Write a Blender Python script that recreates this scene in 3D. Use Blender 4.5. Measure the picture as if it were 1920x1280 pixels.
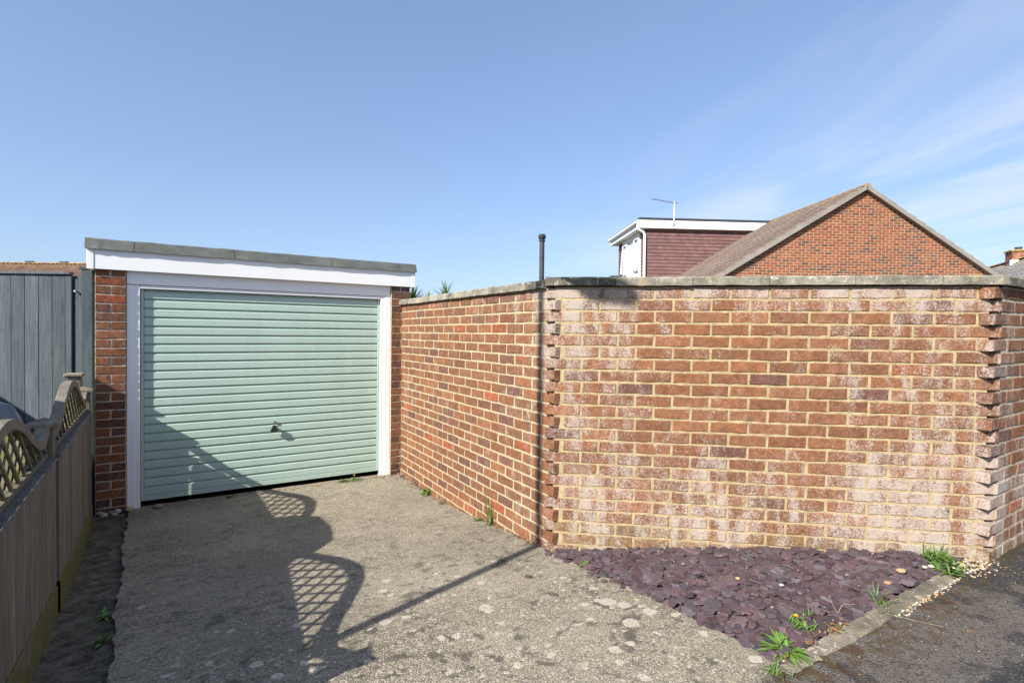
import bpy, math, random
from math import sin, cos, pi, radians, sqrt, atan2
from mathutils import Vector, Matrix
for o in list(bpy.data.objects): bpy.data.objects.remove(o)
random.seed(7)
rnd = random.uniform
scene = bpy.context.scene
C = scene.collection

# ------------------------------------------------------------------ camera
EYE = 1.56                                  # eye height above the garage threshold
F_PX, PITCH, ROLL = 980.84, -0.0154, 0.0107
cam_d = bpy.data.cameras.new('camera'); cam = bpy.data.objects.new('camera', cam_d); C.objects.link(cam)
cam_d.sensor_width = 36.0; cam_d.lens = F_PX / 1920 * 36.0; cam_d.clip_start = 0.05; cam_d.clip_end = 2000
_f = Vector((0, cos(PITCH), sin(PITCH))); _u0 = Vector((0, -sin(PITCH), cos(PITCH))); _r0 = Vector((1, 0, 0))
_r = _r0*cos(ROLL) + _u0*sin(ROLL); _u = -_r0*sin(ROLL) + _u0*cos(ROLL)
cam.matrix_world = Matrix(((_r.x, _u.x, -_f.x, 0), (_r.y, _u.y, -_f.y, 0), (_r.z, _u.z, -_f.z, EYE), (0, 0, 0, 1)))
scene.camera = cam
scene.render.resolution_x, scene.render.resolution_y = 1024, 682

# ------------------------------------------------------------------ sky, sun, exposure
SUN_EL = radians(34.8); SUN_H = Vector((-0.629, -0.776))          # horizontal direction towards the sun
world = bpy.data.worlds.new('World'); scene.world = world; world.use_nodes = True
wn = world.node_tree; wn.nodes.clear()
def WN(t, ins={}, **kw):
    n = wn.nodes.new(t)
    for k, v in kw.items(): setattr(n, k, v)
    for k, v in ins.items():
        if hasattr(v, 'is_linked'): wn.links.new(v, n.inputs[k])
        else: n.inputs[k].default_value = v
    return n
sky = WN('ShaderNodeTexSky'); sky.sky_type = 'NISHITA'; sky.sun_disc = False
sky.sun_elevation = SUN_EL; sky.sun_rotation = atan2(SUN_H.x, SUN_H.y)
sky.air_density = 1.0; sky.dust_density = 1.0; sky.ozone_density = 1.3; sky.altitude = 10
# hazy maritime air: flatten the clear-sky gradient a little
hz_ = WN('ShaderNodeGamma', {'Color': sky.outputs[0], 'Gamma': 0.62})
SKYC = WN('ShaderNodeMix', {0: 1.0, 6: hz_.outputs[0], 7: (1.08, 1.27, 1.62, 1)}, data_type='RGBA', blend_type='MULTIPLY')
tc = WN('ShaderNodeTexCoord')
sep = WN('ShaderNodeSeparateXYZ', {0: tc.outputs['Generated']})
zc = WN('ShaderNodeMath', {0: sep.outputs['Z'], 1: 0.06}, operation='MAXIMUM')
ux = WN('ShaderNodeMath', {0: sep.outputs['X'], 1: zc.outputs[0]}, operation='DIVIDE')
uy = WN('ShaderNodeMath', {0: sep.outputs['Y'], 1: zc.outputs[0]}, operation='DIVIDE')
uv = WN('ShaderNodeCombineXYZ', {0: ux.outputs[0], 1: uy.outputs[0]})
mp = WN('ShaderNodeMapping', {'Vector': uv.outputs[0], 'Rotation': (0, 0, radians(38)), 'Scale': (0.55, 0.16, 1), 'Location': (4.3, 0.35, 0)})
nz = WN('ShaderNodeTexNoise', {'Vector': mp.outputs[0], 'Scale': 1.6, 'Detail': 7.0, 'Roughness': 0.56, 'Distortion': 1.1})
mp2 = WN('ShaderNodeMapping', {'Vector': uv.outputs[0], 'Scale': (0.22, 0.22, 1), 'Location': (-0.35, 0.2, 0)})
nz2 = WN('ShaderNodeTexNoise', {'Vector': mp2.outputs[0], 'Scale': 1.0, 'Detail': 2.0})
r1 = WN('ShaderNodeMapRange', {'Value': nz.outputs[0], 'From Min': 0.36, 'From Max': 0.72}, interpolation_type='SMOOTHSTEP')
r2 = WN('ShaderNodeMapRange', {'Value': WN('ShaderNodeMath', {0: nz2.outputs[0], 1: sep.outputs['X']}, operation='ADD').outputs[0], 'From Min': 0.42, 'From Max': 0.95}, interpolation_type='SMOOTHSTEP')
cm = WN('ShaderNodeMath', {0: r1.outputs[0], 1: r2.outputs[0]}, operation='MULTIPLY')
cm2 = WN('ShaderNodeMath', {0: cm.outputs[0], 1: 0.46}, operation='MULTIPLY')
CLOUD = WN('ShaderNodeMix', {0: cm2.outputs[0], 6: SKYC.outputs[2], 7: (4.2, 4.4, 4.9, 1)}, data_type='RGBA')
bg = WN('ShaderNodeBackground', {'Color': CLOUD.outputs[2], 'Strength': 0.12})
wo = WN('ShaderNodeOutputWorld', {'Surface': bg.outputs[0]})
sd_ = bpy.data.lights.new('sun', 'SUN'); sun = bpy.data.objects.new('sun', sd_); C.objects.link(sun)
sd_.energy = 5.0; sd_.angle = radians(0.53); sd_.color = (1.0, 0.95, 0.86)
sdir = Vector((SUN_H.x*cos(SUN_EL), SUN_H.y*cos(SUN_EL), sin(SUN_EL))).normalized()
sun.rotation_euler = sdir.to_track_quat('Z', 'Y').to_euler(); sun.location = (0, 0, 30)
vs = scene.view_settings; vs.view_transform = 'Standard'; vs.look = 'None'; vs.gamma = 1.0; vs.exposure = 0.85
vs.use_curve_mapping = False

# ------------------------------------------------------------------ frames of the place
GA = radians(31.7); GD = Vector((cos(GA), sin(GA))); SD = Vector((cos(GA - pi/2), sin(GA - pi/2)))   # along the garage front, out of the garage
GC = Vector((-1.216, 5.747)); FA = radians(-8.62); FD = Vector((cos(FA), sin(FA)))
DD = [-400, 0, .8, 1.5, 2.2, 2.86, 3.38, 3.8, 4.45, 6, 20, 400]
ZZ = [-1.56, -1.56, -1.567, -1.525, -1.455, -1.39, -1.335, -1.295, -1.262, -1.23, -1.2, -1.2]
def zd(d):
    for i in range(len(DD) - 1):
        if d <= DD[i+1]:
            t = (d - DD[i]) / (DD[i+1] - DD[i]); return ZZ[i] + t*(ZZ[i+1] - ZZ[i]) + EYE
    return ZZ[-1] + EYE
def W(g, d, z=None):                      # garage frame -> world
    p = GC + GD*g + SD*d
    return Vector((p.x, p.y, zd(d) if z is None else z))
FCOR = W(0, 2.799, 0)                     # corner between the side and front runs of the wall

# ------------------------------------------------------------------ helpers
class MB:
    def __init__(s): s.v = []; s.f = []; s.t = []; s.e = []; s.tint = (1, 1, 1); s.eff = 0.0
    def add(s, vs, fs):
        b = len(s.v); s.v += [tuple(p) for p in vs]
        for f in fs: s.f.append([b + i for i in f]); s.t.append(s.tint); s.e.append(s.eff)
        return s
    def cbox(s, x0, x1, y0, y1, z0, z1, c=0.0, M=None, j=0.0):
        if c <= 0:
            P = [(x, y, z) for x in (x0, x1) for y in (y0, y1) for z in (z0, z1)]
            F = [(0, 1, 3, 2), (4, 6, 7, 5), (0, 4, 5, 1), (2, 3, 7, 6), (0, 2, 6, 4), (1, 5, 7, 3)]
        else:
            P = []; idx = {}
            for a, x in enumerate((x0, x1)):
                for b, y in enumerate((y0, y1)):
                    for k, z in enumerate((z0, z1)):
                        sx, sy, sz = (c, -c)[a], (c, -c)[b], (c, -c)[k]
                        idx[a, b, k] = len(P)
                        P += [(x, y+sy, z+sz), (x+sx, y, z+sz), (x+sx, y+sy, z)]
            I = lambda a, b, k, n: idx[a, b, k] + n
            F = [[I(0,0,0,0), I(0,0,1,0), I(0,1,1,0), I(0,1,0,0)], [I(1,0,0,0), I(1,1,0,0), I(1,1,1,0), I(1,0,1,0)],
                 [I(0,0,0,1), I(1,0,0,1), I(1,0,1,1), I(0,0,1,1)], [I(0,1,0,1), I(0,1,1,1), I(1,1,1,1), I(1,1,0,1)],
                 [I(0,0,0,2), I(0,1,0,2), I(1,1,0,2), I(1,0,0,2)], [I(0,0,1,2), I(1,0,1,2), I(1,1,1,2), I(0,1,1,2)]]
            for k in (0, 1):
                for b in (0, 1): F.append([I(0,b,k,1), I(1,b,k,1), I(1,b,k,2), I(0,b,k,2)])
                for a in (0, 1): F.append([I(a,0,k,0), I(a,1,k,0), I(a,1,k,2), I(a,0,k,2)])
            for a in (0, 1):
                for b in (0, 1):
                    F.append([I(a,b,0,0), I(a,b,1,0), I(a,b,1,1), I(a,b,0,1)])
                    for k in (0, 1): F.append([I(a,b,k,0), I(a,b,k,1), I(a,b,k,2)])
        if j: P = [(x+rnd(-j, j), y+rnd(-j, j), z+rnd(-j, j)) for x, y, z in P]
        if M is not None: P = [M @ Vector(p) for p in P]
        return s.add(P, F)
    def prism(s, poly, h0, h1, M=None):   # polygon in xy extruded along z
        n = len(poly); P = [(x, y, h0) for x, y in poly] + [(x, y, h1) for x, y in poly]
        F = [list(range(n))[::-1], [n+i for i in range(n)]] + [[i, (i+1) % n, n+(i+1) % n, n+i] for i in range(n)]
        if M is not None: P = [M @ Vector(p) for p in P]
        return s.add(P, F)
    def tube(s, pts, r, n=10, cap=True):
        pts = [Vector(p) for p in pts]; R = r if isinstance(r, (list, tuple)) else [r]*len(pts)
        P = []; up = None
        for i, p in enumerate(pts):
            t = (pts[min(i+1, len(pts)-1)] - pts[max(i-1, 0)]).normalized()
            a = up if up is not None else (Vector((0, 0, 1)) if abs(t.z) < .9 else Vector((1, 0, 0)))
            u = (a - t*a.dot(t)).normalized(); w = t.cross(u); up = u
            P += [p + (u*cos(2*pi*k/n) + w*sin(2*pi*k/n))*R[i] for k in range(n)]
        F = [[i*n+k, i*n+(k+1) % n, (i+1)*n+(k+1) % n, (i+1)*n+k] for i in range(len(pts)-1) for k in range(n)]
        if cap: F += [list(range(n))[::-1], [(len(pts)-1)*n+k for k in range(n)]]
        return s.add(P, F)
    def blade(s, base, dirv, length, width, droop=.5, seg=5, fold=.15):
        d = Vector(dirv).normalized(); h = Vector((d.x, d.y, 0))
        h = h.normalized() if h.length > 1e-4 else Vector((1, 0, 0)); side = Vector((-h.y, h.x, 0))
        P = []; p = Vector(base); cur = d.copy()
        for i in range(seg+1):
            t = i/seg; w = width*(0.55 + 1.2*t*(1-t)*1.6)*(1-t**3) + .0004
            up = side.cross(cur).normalized()*(-1)
            P += [p - side*w/2, p - up*(w*fold), p + side*w/2]
            p = p + cur*(length/seg); cur = (cur + Vector((h.x*.5, h.y*.5, -1))*droop/seg).normalized()
        F = []
        for i in range(seg):
            for k in (0, 1): F.append([i*3+k, i*3+k+1, i*3+4+k, i*3+3+k])
        return s.add(P, F)
    def build(s, name, mat, parent=None, loc=(0, 0, 0), rz=0.0, smooth=False, mesh_only=False):
        me = bpy.data.meshes.new(name); me.from_pydata(s.v, [], s.f)
        a = me.attributes.new('tint', 'FLOAT_COLOR', 'FACE'); a.data.foreach_set('color', [q for t in s.t for q in (t[0], t[1], t[2], 1)])
        b = me.attributes.new('eff', 'FLOAT', 'FACE'); b.data.foreach_set('value', s.e)
        if smooth: me.polygons.foreach_set('use_smooth', [True]*len(me.polygons))
        me.materials.append(mat); me.update()
        if mesh_only: return me
        return link(name, me, parent, loc, rz)
def link(name, me, parent=None, loc=(0, 0, 0), rz=0.0):
    o = bpy.data.objects.new(name, me); C.objects.link(o)
    o.location = loc; o.rotation_euler = (0, 0, rz)
    if parent: o.parent = parent
    return o
def tag(o, label=None, cat=None, group=None, kind=None):
    if label: o['label'] = label
    if cat: o['category'] = cat
    if group: o['group'] = group
    if kind: o['kind'] = kind
    return o
def thing(name, label, cat, loc=(0, 0, 0), rz=0.0, group=None):
    o = bpy.data.objects.new(name, None); C.objects.link(o); o.empty_display_size = .1
    o.location = loc; o.rotation_euler = (0, 0, rz); return tag(o, label, cat, group)
def rotz(a): return Matrix.Rotation(a, 4, 'Z')

# ------------------------------------------------------------------ materials
class NT:
    def __init__(s, name, rough=.8, spec=.3, metal=0.0):
        s.m = bpy.data.materials.new(name); s.m.use_nodes = True; s.nt = s.m.node_tree
        s.b = s.nt.nodes['Principled BSDF']; s.b.inputs['Roughness'].default_value = rough
        s.b.inputs['Specular IOR Level'].default_value = spec; s.b.inputs['Metallic'].default_value = metal
        s._pos = None
    def n(s, t, ins={}, out=0, **kw):
        n = s.nt.nodes.new(t)
        for k, v in kw.items(): setattr(n, k, v)
        for k, v in ins.items(): s.put(n.inputs[k], v)
        return n.outputs[out]
    def put(s, sock, v):
        if hasattr(v, 'is_linked'): s.nt.links.new(v, sock)
        elif isinstance(v, (tuple, list)) and len(v) == 3 and sock.type == 'RGBA': sock.default_value = (*v, 1)
        else: sock.default_value = v
    def pos(s, scale=None, rot=(0, 0, 0), obj=False):
        if obj: p = s.n('ShaderNodeTexCoord', out=3)
        else: p = s.n('ShaderNodeNewGeometry')
        return s.n('ShaderNodeMapping', {'Vector': p, 'Scale': scale, 'Rotation': rot}) if scale else p
    def noise(s, vec, scale, detail=4, rough=.55, dist=0.0): return s.n('ShaderNodeTexNoise', {'Vector': vec, 'Scale': scale, 'Detail': detail, 'Roughness': rough, 'Distortion': dist})
    def vor(s, vec, scale, out=0, rand=1.0): return s.n('ShaderNodeTexVoronoi', {'Vector': vec, 'Scale': scale, 'Randomness': rand}, out=out)
    def m_(s, op, a, b=0.0, clamp=False): return s.n('ShaderNodeMath', {0: a, 1: b}, operation=op, use_clamp=clamp)
    def rng(s, v, a, b, c=0.0, d=1.0, smooth=False): return s.n('ShaderNodeMapRange', {'Value': v, 'From Min': a, 'From Max': b, 'To Min': c, 'To Max': d}, interpolation_type='SMOOTHSTEP' if smooth else 'LINEAR')
    def mix(s, f, a, b, mode='MIX'): return s.n('ShaderNodeMix', {0: f, 6: a, 7: b}, out=2, data_type='RGBA', blend_type=mode)
    def scale(s, col, f): return s.n('ShaderNodeVectorMath', {0: col, 'Scale': f}, operation='SCALE')
    def attr(s, name, out=0): return s.n('ShaderNodeAttribute', {}, out=out, attribute_name=name)
    def sepx(s, v, i): return s.n('ShaderNodeSeparateXYZ', {0: v}, out=i)
    def bump(s, h, dist=.004, strength=1.0): s.put(s.b.inputs['Normal'], s.n('ShaderNodeBump', {'Height': h, 'Distance': dist, 'Strength': strength}))
    def col(s, c): s.put(s.b.inputs['Base Color'], c); return s
    def rough(s, v): s.put(s.b.inputs['Roughness'], v)

def plain(name, c, rough=.6, spec=.3, metal=0.0, var=.12, scale=6.0, bump=0.0):
    m = NT(name, rough, spec, metal); p = m.pos()
    n = m.noise(p, scale, 5); m.col(m.scale(c + (1,) if False else m.mix(m.rng(n, .3, .7), tuple(q*(1-var) for q in c), tuple(min(1, q*(1+var)) for q in c)), 1.0))
    if bump: m.bump(m.noise(p, scale*25, 3), bump)
    return m.m

def brick_mat():
    m = NT('brick', .92, .15); p = m.pos(); t = m.attr('tint'); e = m.attr('eff', 2)
    n1 = m.noise(p, 30, 6, .6); base = m.scale(t, m.rng(n1, .3, .7, .72, 1.3))
    n0 = m.noise(p, 160, 3, .6); base = m.scale(base, m.rng(n0, .3, .7, .86, 1.14))
    soot = m.noise(p, 11, 3); base = m.mix(m.rng(soot, .56, .75, 0, .4), base, (.11, .055, .04))
    st = m.pos((1, 1, .45)); big = m.noise(st, 13, 3, .6, .4); fine = m.noise(p, 115, 5, .75, .4)
    crease = m.noise(m.pos((1, 1, 2.4)), 48, 4, .6, 1.2)
    v = m.m_('ADD', fine, m.m_('ADD', m.m_('MULTIPLY', m.m_('SUBTRACT', big, .5), .55), m.m_('MULTIPLY', m.m_('SUBTRACT', crease, .5), .30)))
    stk = m.noise(m.pos((1, 1, .22)), 4.6, 4, .6, .5); v = m.m_('ADD', v, m.m_('MULTIPLY', m.m_('SUBTRACT', stk, .5), m.m_('ADD', .25, m.m_('MULTIPLY', e, .55))))
    thr = m.m_('SUBTRACT', .66, m.m_('MULTIPLY', e, .27))
    mask = m.m_('MULTIPLY', m.rng(m.m_('SUBTRACT', v, thr), -.04, .10), .74)
    dots = m.m_('MULTIPLY', m.rng(m.noise(p, 120, 2, .5), .635, .70), m.m_('ADD', .18, m.m_('MULTIPLY', e, 1.6)), clamp=True)
    mask = m.m_('MAXIMUM', mask, m.m_('MULTIPLY', dots, .85))
    c = m.mix(mask, base, (.45, .395, .345)); m.col(c)
    h = m.m_('ADD', m.m_('MULTIPLY', crease, 1.0), m.m_('ADD', m.m_('MULTIPLY', fine, .35), m.m_('MULTIPLY', mask, .12)))
    m.bump(h, .006, .8); return m.m
def mortar_mat():
    m = NT('mortar', .95, .1); p = m.pos(); t = m.attr('tint')
    n = m.noise(p, 22, 6, .65); c = m.scale(t, m.rng(n, .3, .7, .72, 1.18))
    sp = m.noise(p, 150, 2); c = m.mix(m.rng(sp, .64, .72, 0, .6), c, (.75, .68, .52))
    dk = m.noise(p, 5, 4); c = m.mix(m.rng(dk, .6, .75, 0, .45), c, (.25, .2, .13))
    m.col(c); m.bump(m.m_('ADD', n, m.m_('MULTIPLY', sp, .4)), .008); return m.m
def coping_mat():
    m = NT('coping_stone', .95, .15); p = m.pos(); t = m.attr('tint')
    n = m.noise(p, 9, 6, .6); c = m.scale(t, m.rng(n, .3, .7, .55, 1.35))
    d = m.noise(p, 5, 4); c = m.mix(m.rng(d, .5, .68, 0, .75), c, (.095, .09, .07))
    y = m.noise(p, 18, 4); c = m.mix(m.rng(y, .58, .7, 0, .6), c, (.35, .27, .12))
    w = m.noise(p, 48, 4, .6, .6); c = m.mix(m.rng(w, .60, .67, 0, .85), c, (.48, .46, .41))
    w2 = m.noise(p, 16, 3, .5, .8); c = m.mix(m.rng(w2, .66, .7, 0, .7), c, (.42, .40, .34))
    m.col(c); m.bump(m.m_('ADD', n, m.noise(p, 90, 4)), .006); return m.m
LICHEN = [(-.233, 3.614, .055), (-.192, 3.682, .045), (-.148, 3.806, .045), (-.296, 3.831, .05), (-1.028, 2.65, .032), (-1.094, 2.785, .036), (-.62, 3.02, .03), (-1.55, 2.93, .03), (-.95, 3.05, .025), (-.42, 3.7, .022), (-.5, 3.95, .035), (-2.2, 2.2, .03), (-1.75, 3.2, .035), (-1.2, 3.15, .04), (-.75, 3.3, .045)]
def concrete_mat():
    m = NT('drive_concrete', .95, .15); o = m.pos(obj=True); p = m.pos()
    br = m.noise(m.pos((1.2, 8, 1), (0, 0, radians(-14)), obj=True), 5, 5, .6, .6)
    n1 = m.noise(p, 2.2, 5, .6); n2 = m.noise(p, 26, 5, .65)
    c = m.mix(m.rng(m.m_('ADD', m.m_('MULTIPLY', n1, .6), m.m_('MULTIPLY', n2, .4)), .36, .62), (.16, .142, .112), (.35, .31, .24))
    c = m.scale(c, m.rng(br, .3, .7, .78, 1.16))
    ag = m.vor(p, 210, 1); agv = m.sepx(ag, 0); agd = m.vor(p, 210, 0)
    c = m.mix(m.rng(agv, .72, .76, 0, .8), c, (.43, .36, .25))
    c = m.mix(m.rng(agv, .16, .12, 0, .7), c, (.09, .08, .065))
    c = m.mix(m.m_('MULTIPLY', m.rng(m.sepx(ag, 1), .93, .95), .8), c, (.6, .56, .48))
    gr = m.noise(p, 330, 2); c = m.scale(c, m.rng(gr, .3, .7, .88, 1.14))
    far = m.rng(m.sepx(o, 1), -1.6, -3.2, .12, 1)
    dkv = m.noise(p, 13, 4, .6, .3); dk2 = m.noise(p, 3.1, 3)
    dark = m.m_('MULTIPLY', m.rng(m.m_('ADD', dkv, m.m_('MULTIPLY', m.m_('SUBTRACT', dk2, .5), .45)), .555, .65), m.rng(far, 0, 1, .3, .75))
    c = m.mix(dark, c, (.075, .068, .058))
    al = m.noise(p, 1.1, 4); c = m.mix(m.rng(al, .52, .7, 0, .5), c, (.15, .135, .10))
    wob = m.n('ShaderNodeVectorMath', {0: p, 1: m.scale(m.n('ShaderNodeTexNoise', {'Vector': p, 'Scale': 30.0, 'Detail': 4.0}, out=1), .05)}, operation='ADD')
    vd = m.vor(wob, 15, 0); vc = m.vor(wob, 15, 1)
    rr = m.m_('MULTIPLY', m.rng(m.sepx(vc, 0), .55, 1, 0.0, .42), far)
    li = m.rng(m.m_('SUBTRACT', rr, vd), 0, .05)
    vd2 = m.vor(wob, 34, 0); vc2 = m.vor(wob, 34, 1); rr2 = m.m_('MULTIPLY', m.rng(m.sepx(vc2, 1), .6, 1, 0, .45), far)
    li = m.m_('MAXIMUM', li, m.m_('MULTIPLY', m.rng(m.m_('SUBTRACT', rr2, vd2), 0, .05), .8))
    wobo = m.n('ShaderNodeVectorMath', {0: o, 1: m.scale(m.n('ShaderNodeTexNoise', {'Vector': o, 'Scale': 40.0, 'Detail': 4.0}, out=1), .03)}, operation='ADD')
    flat = m.n('ShaderNodeVectorMath', {0: wobo, 1: (1, 1, 0)}, operation='MULTIPLY')
    for g, d, r in LICHEN:
        ds = m.n('ShaderNodeVectorMath', {0: flat, 1: (g + .015, -d + .015, 0)}, operation='DISTANCE', out=1)
        li = m.m_('MAXIMUM', li, m.rng(ds, r*.85, r*.65))
    li = m.m_('MULTIPLY', li, m.rng(m.noise(p, 60, 3), .3, .55, .45, 1))
    c = m.mix(m.m_('MULTIPLY', li, .9), c, (.54, .485, .395))
    m.col(c)
    m.bump(m.m_('ADD', m.m_('MULTIPLY', br, 1.2), m.m_('ADD', m.m_('MULTIPLY', agd, -.9), m.m_('MULTIPLY', n2, .9))), .006, .85); return m.m
def strip_mat():
    m = NT('side_strip', .95, .1); p = m.pos(); n = m.noise(p, 12, 6, .65); n2 = m.noise(p, 150, 3)
    c = m.mix(m.rng(n, .35, .65), (.07, .058, .045), (.20, .175, .14)); c = m.scale(c, m.rng(n2, .3, .7, .65, 1.35))
    c = m.mix(m.rng(m.noise(p, 5, 3), .58, .7, 0, .5), c, (.10, .115, .04))
    m.col(c); m.bump(m.m_('ADD', n, n2), .006); return m.m
def asphalt_mat():
    m = NT('asphalt', .93, .2); o = m.pos(obj=True); p = m.pos()
    big = m.noise(p, 1.5, 5, .6, .6); mid = m.noise(p, 6, 5, .6); fine = m.noise(p, 140, 3, .6); ag = m.vor(p, 130, 1)
    f = m.rng(m.m_('ADD', big, m.m_('MULTIPLY', m.m_('SUBTRACT', mid, .5), .5)), .46, .56, smooth=True)
    c = m.mix(f, (.046, .046, .047), (.125, .109, .095))
    c = m.scale(c, m.rng(fine, .3, .7, .6, 1.45)); c = m.mix(m.rng(m.sepx(ag, 0), .88, .92, 0, .45), c, (.22, .2, .18))
    c = m.mix(m.rng(m.sepx(ag, 1), .12, .08, 0, .7), c, (.025, .025, .027))
    y = m.m_('MULTIPLY', m.sepx(o, 1), -1)
    moss = m.m_('MULTIPLY', m.rng(y, 4.72, 4.44, 0, 1), m.rng(m.noise(p, 14, 4, .6), .44, .58))
    c = m.mix(m.m_('MULTIPLY', moss, .85), c, m.mix(m.rng(m.noise(p, 30, 3), .52, .62), (.075, .035, .014), (.085, .085, .018)))
    rust = m.noise(p, 4.3, 3); c = m.mix(m.rng(rust, .70, .74, 0, .7), c, (.26, .12, .05))
    m.col(c); m.bump(m.m_('ADD', fine, m.m_('MULTIPLY', m.vor(p, 130, 0), .8)), .008); return m.m
def slate_mat():
    m = NT('slate', .62, .35); p = m.pos(); t = m.attr('tint'); n = m.noise(p, 60, 4, .6)
    c = m.scale(t, m.rng(n, .3, .7, .78, 1.22)); c = m.mix(m.rng(m.noise(p, 25, 3), .6, .75, 0, .35), c, (.21, .18, .18))
    m.col(c); m.bump(n, .003); return m.m
def tint_mat(name, rough=.8, spec=.25, sc=40, amt=.25, bump=.002, trans=0.0):
    m = NT(name, rough, spec); p = m.pos(); n = m.noise(p, sc, 4, .6)
    m.col(m.scale(m.attr('tint'), m.rng(n, .3, .7, 1-amt, 1+amt)))
    if bump: m.bump(n, bump)
    if trans: m.b.inputs['Subsurface Weight'].default_value = trans; m.b.inputs['Subsurface Radius'].default_value = (.01, .01, .005)
    return m.m
def wood_mat(name, c0, c1, moss=True, streak=(.09, .06, .045)):
    m = NT(name, .88, .15); p = m.pos((1, 1, .045)); t = m.attr('tint')
    g = m.noise(p, 95, 5, .65, .3); g2 = m.noise(m.pos((1, 1, .12)), 14, 4, .6)
    c = m.mix(m.rng(m.m_('ADD', m.m_('MULTIPLY', g, .6), m.m_('MULTIPLY', g2, .4)), .38, .62), c0, c1)
    c = m.mix(m.rng(m.noise(m.pos((1, 1, .16)), 26, 4, .6, .4), .60, .72, 0, .75), c, streak)
    c = m.n('ShaderNodeMix', {0: 1.0, 6: c, 7: t}, out=2, data_type='RGBA', blend_type='MULTIPLY')
    if moss:
        e = m.attr('eff', 2); mk = m.rng(m.m_('ADD', m.noise(m.pos(), 9, 4), m.m_('MULTIPLY', e, .5)), .62, .85)
        c = m.mix(m.m_('MULTIPLY', mk, .8), c, (.115, .12, .022))
    m.col(c); m.bump(g, .003); return m.m
def tile_mat(name, c, var=.25):
    m = NT(name, .9, .15); p = m.pos(); n = m.noise(p, 2.2, 5, .6); n2 = m.noise(p, 30, 3)
    t = m.n('ShaderNodeMix', {0: 1.0, 6: m.attr('tint'), 7: c + (1,)}, out=2, data_type='RGBA', blend_type='MULTIPLY')
    k = m.scale(t, m.rng(m.m_('ADD', m.m_('MULTIPLY', n, .6), m.m_('MULTIPLY', n2, .4)), .32, .68, 1-var, 1+var))
    k = m.mix(m.m_('MULTIPLY', m.attr('eff', 2), m.rng(m.noise(p, 5, 4), .4, .6)), k, (.42, .27, .06))
    m.col(k); m.bump(n2, .004); return m.m
def paint_mat(name, c, rough=.45, spec=.4, dirt=.15, bump=.0):
    m = NT(name, rough, spec); p = m.pos(); n = m.noise(p, 3.0, 5, .6); st = m.noise(m.pos((6, 6, .5)), 3, 4)
    k = m.mix(m.rng(m.m_('MULTIPLY', m.m_('ADD', n, st), .5), .42, .66, 0, dirt), c, tuple(q*.62 for q in c)); m.col(k)
    m.rough(m.rng(n, .3, .7, rough-.06, rough+.08))
    if bump: m.bump(m.noise(p, 7, 3), bump*6)
    return m.m
def felt_mat():
    m = NT('roof_felt', .95, .15); p = m.pos(); n = m.noise(p, 260, 3, .7); n2 = m.noise(p, 6, 5)
    c = m.mix(m.rng(n, .34, .66), (.055, .062, .058), (.20, .21, .195)); c = m.scale(c, m.rng(n2, .3, .7, .75, 1.25)); m.col(c); m.bump(n, .004); return m.m
M_BRICK = brick_mat(); M_MORTAR = mortar_mat(); M_COPING = coping_mat(); M_CONC = concrete_mat(); M_STRIP = strip_mat(); M_ASPH = asphalt_mat()
M_SLATE = slate_mat(); M_LEAF = tint_mat('leaf', .55, .35, 60, .2, .001, .12); M_STONE = tint_mat('stone', .8, .25, 90, .25, .003)
M_WOOD = wood_mat('weathered_wood', (.105, .092, .078), (.24, .213, .182)); M_BLUE = wood_mat('blue_grey_paint', (.058, .072, .083), (.104, .124, .136), False, (.045, .046, .044))
M_DOOR = paint_mat('sage_door_paint', (.385, .505, .44), .42, .4, .22); M_WHITE = paint_mat('white_plastic', (.80, .80, .805), .35, .4, .10)
M_FELT = felt_mat(); M_TILE = tile_mat('roof_tile', (.165, .122, .10)); M_HANG = tile_mat('hung_tile', (.175, .098, .092), .16); M_GREYTILE = tile_mat('grey_tile', (.17, .16, .155))
M_DARK = plain('dark_metal', (.055, .058, .065), .5, .4, .3, .15, 9); M_BLACK = plain('black_plastic', (.02, .02, .022), .45, .4, 0, .1, 9)
M_STEEL = plain('bare_metal', (.55, .55, .56), .35, .5, .9, .1, 12); M_GLASS = plain('window_glass', (.10, .13, .15), .06, .6, 0, .1, 1)
M_CAR = plain('blue_car_paint', (.02, .065, .19), .22, .5, 0, .1, 2); M_TYRE = plain('tyre_rubber', (.02, .02, .02), .9, .2, 0, .2, 20)
M_LAMP = plain('lamp_glass', (.5, .5, .47), .3, .5, 0, .05, 4); M_GROUND = plain('soil_and_turf', (.085, .085, .045), .95, .1, 0, .35, 1.2, .01)
M_DASH = plain('concrete_path', (.24, .22, .19), .95, .1, 0, .2, 4, .006); M_PANE = plain('sky_curtain_glass', (.55, .60, .63), .12, .6, 0, .1, 3); M_YEL = tint_mat('flower', .6, .2, 80, .15, 0)  # pane colour paints in the sky's reflection along with the white curtains

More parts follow.
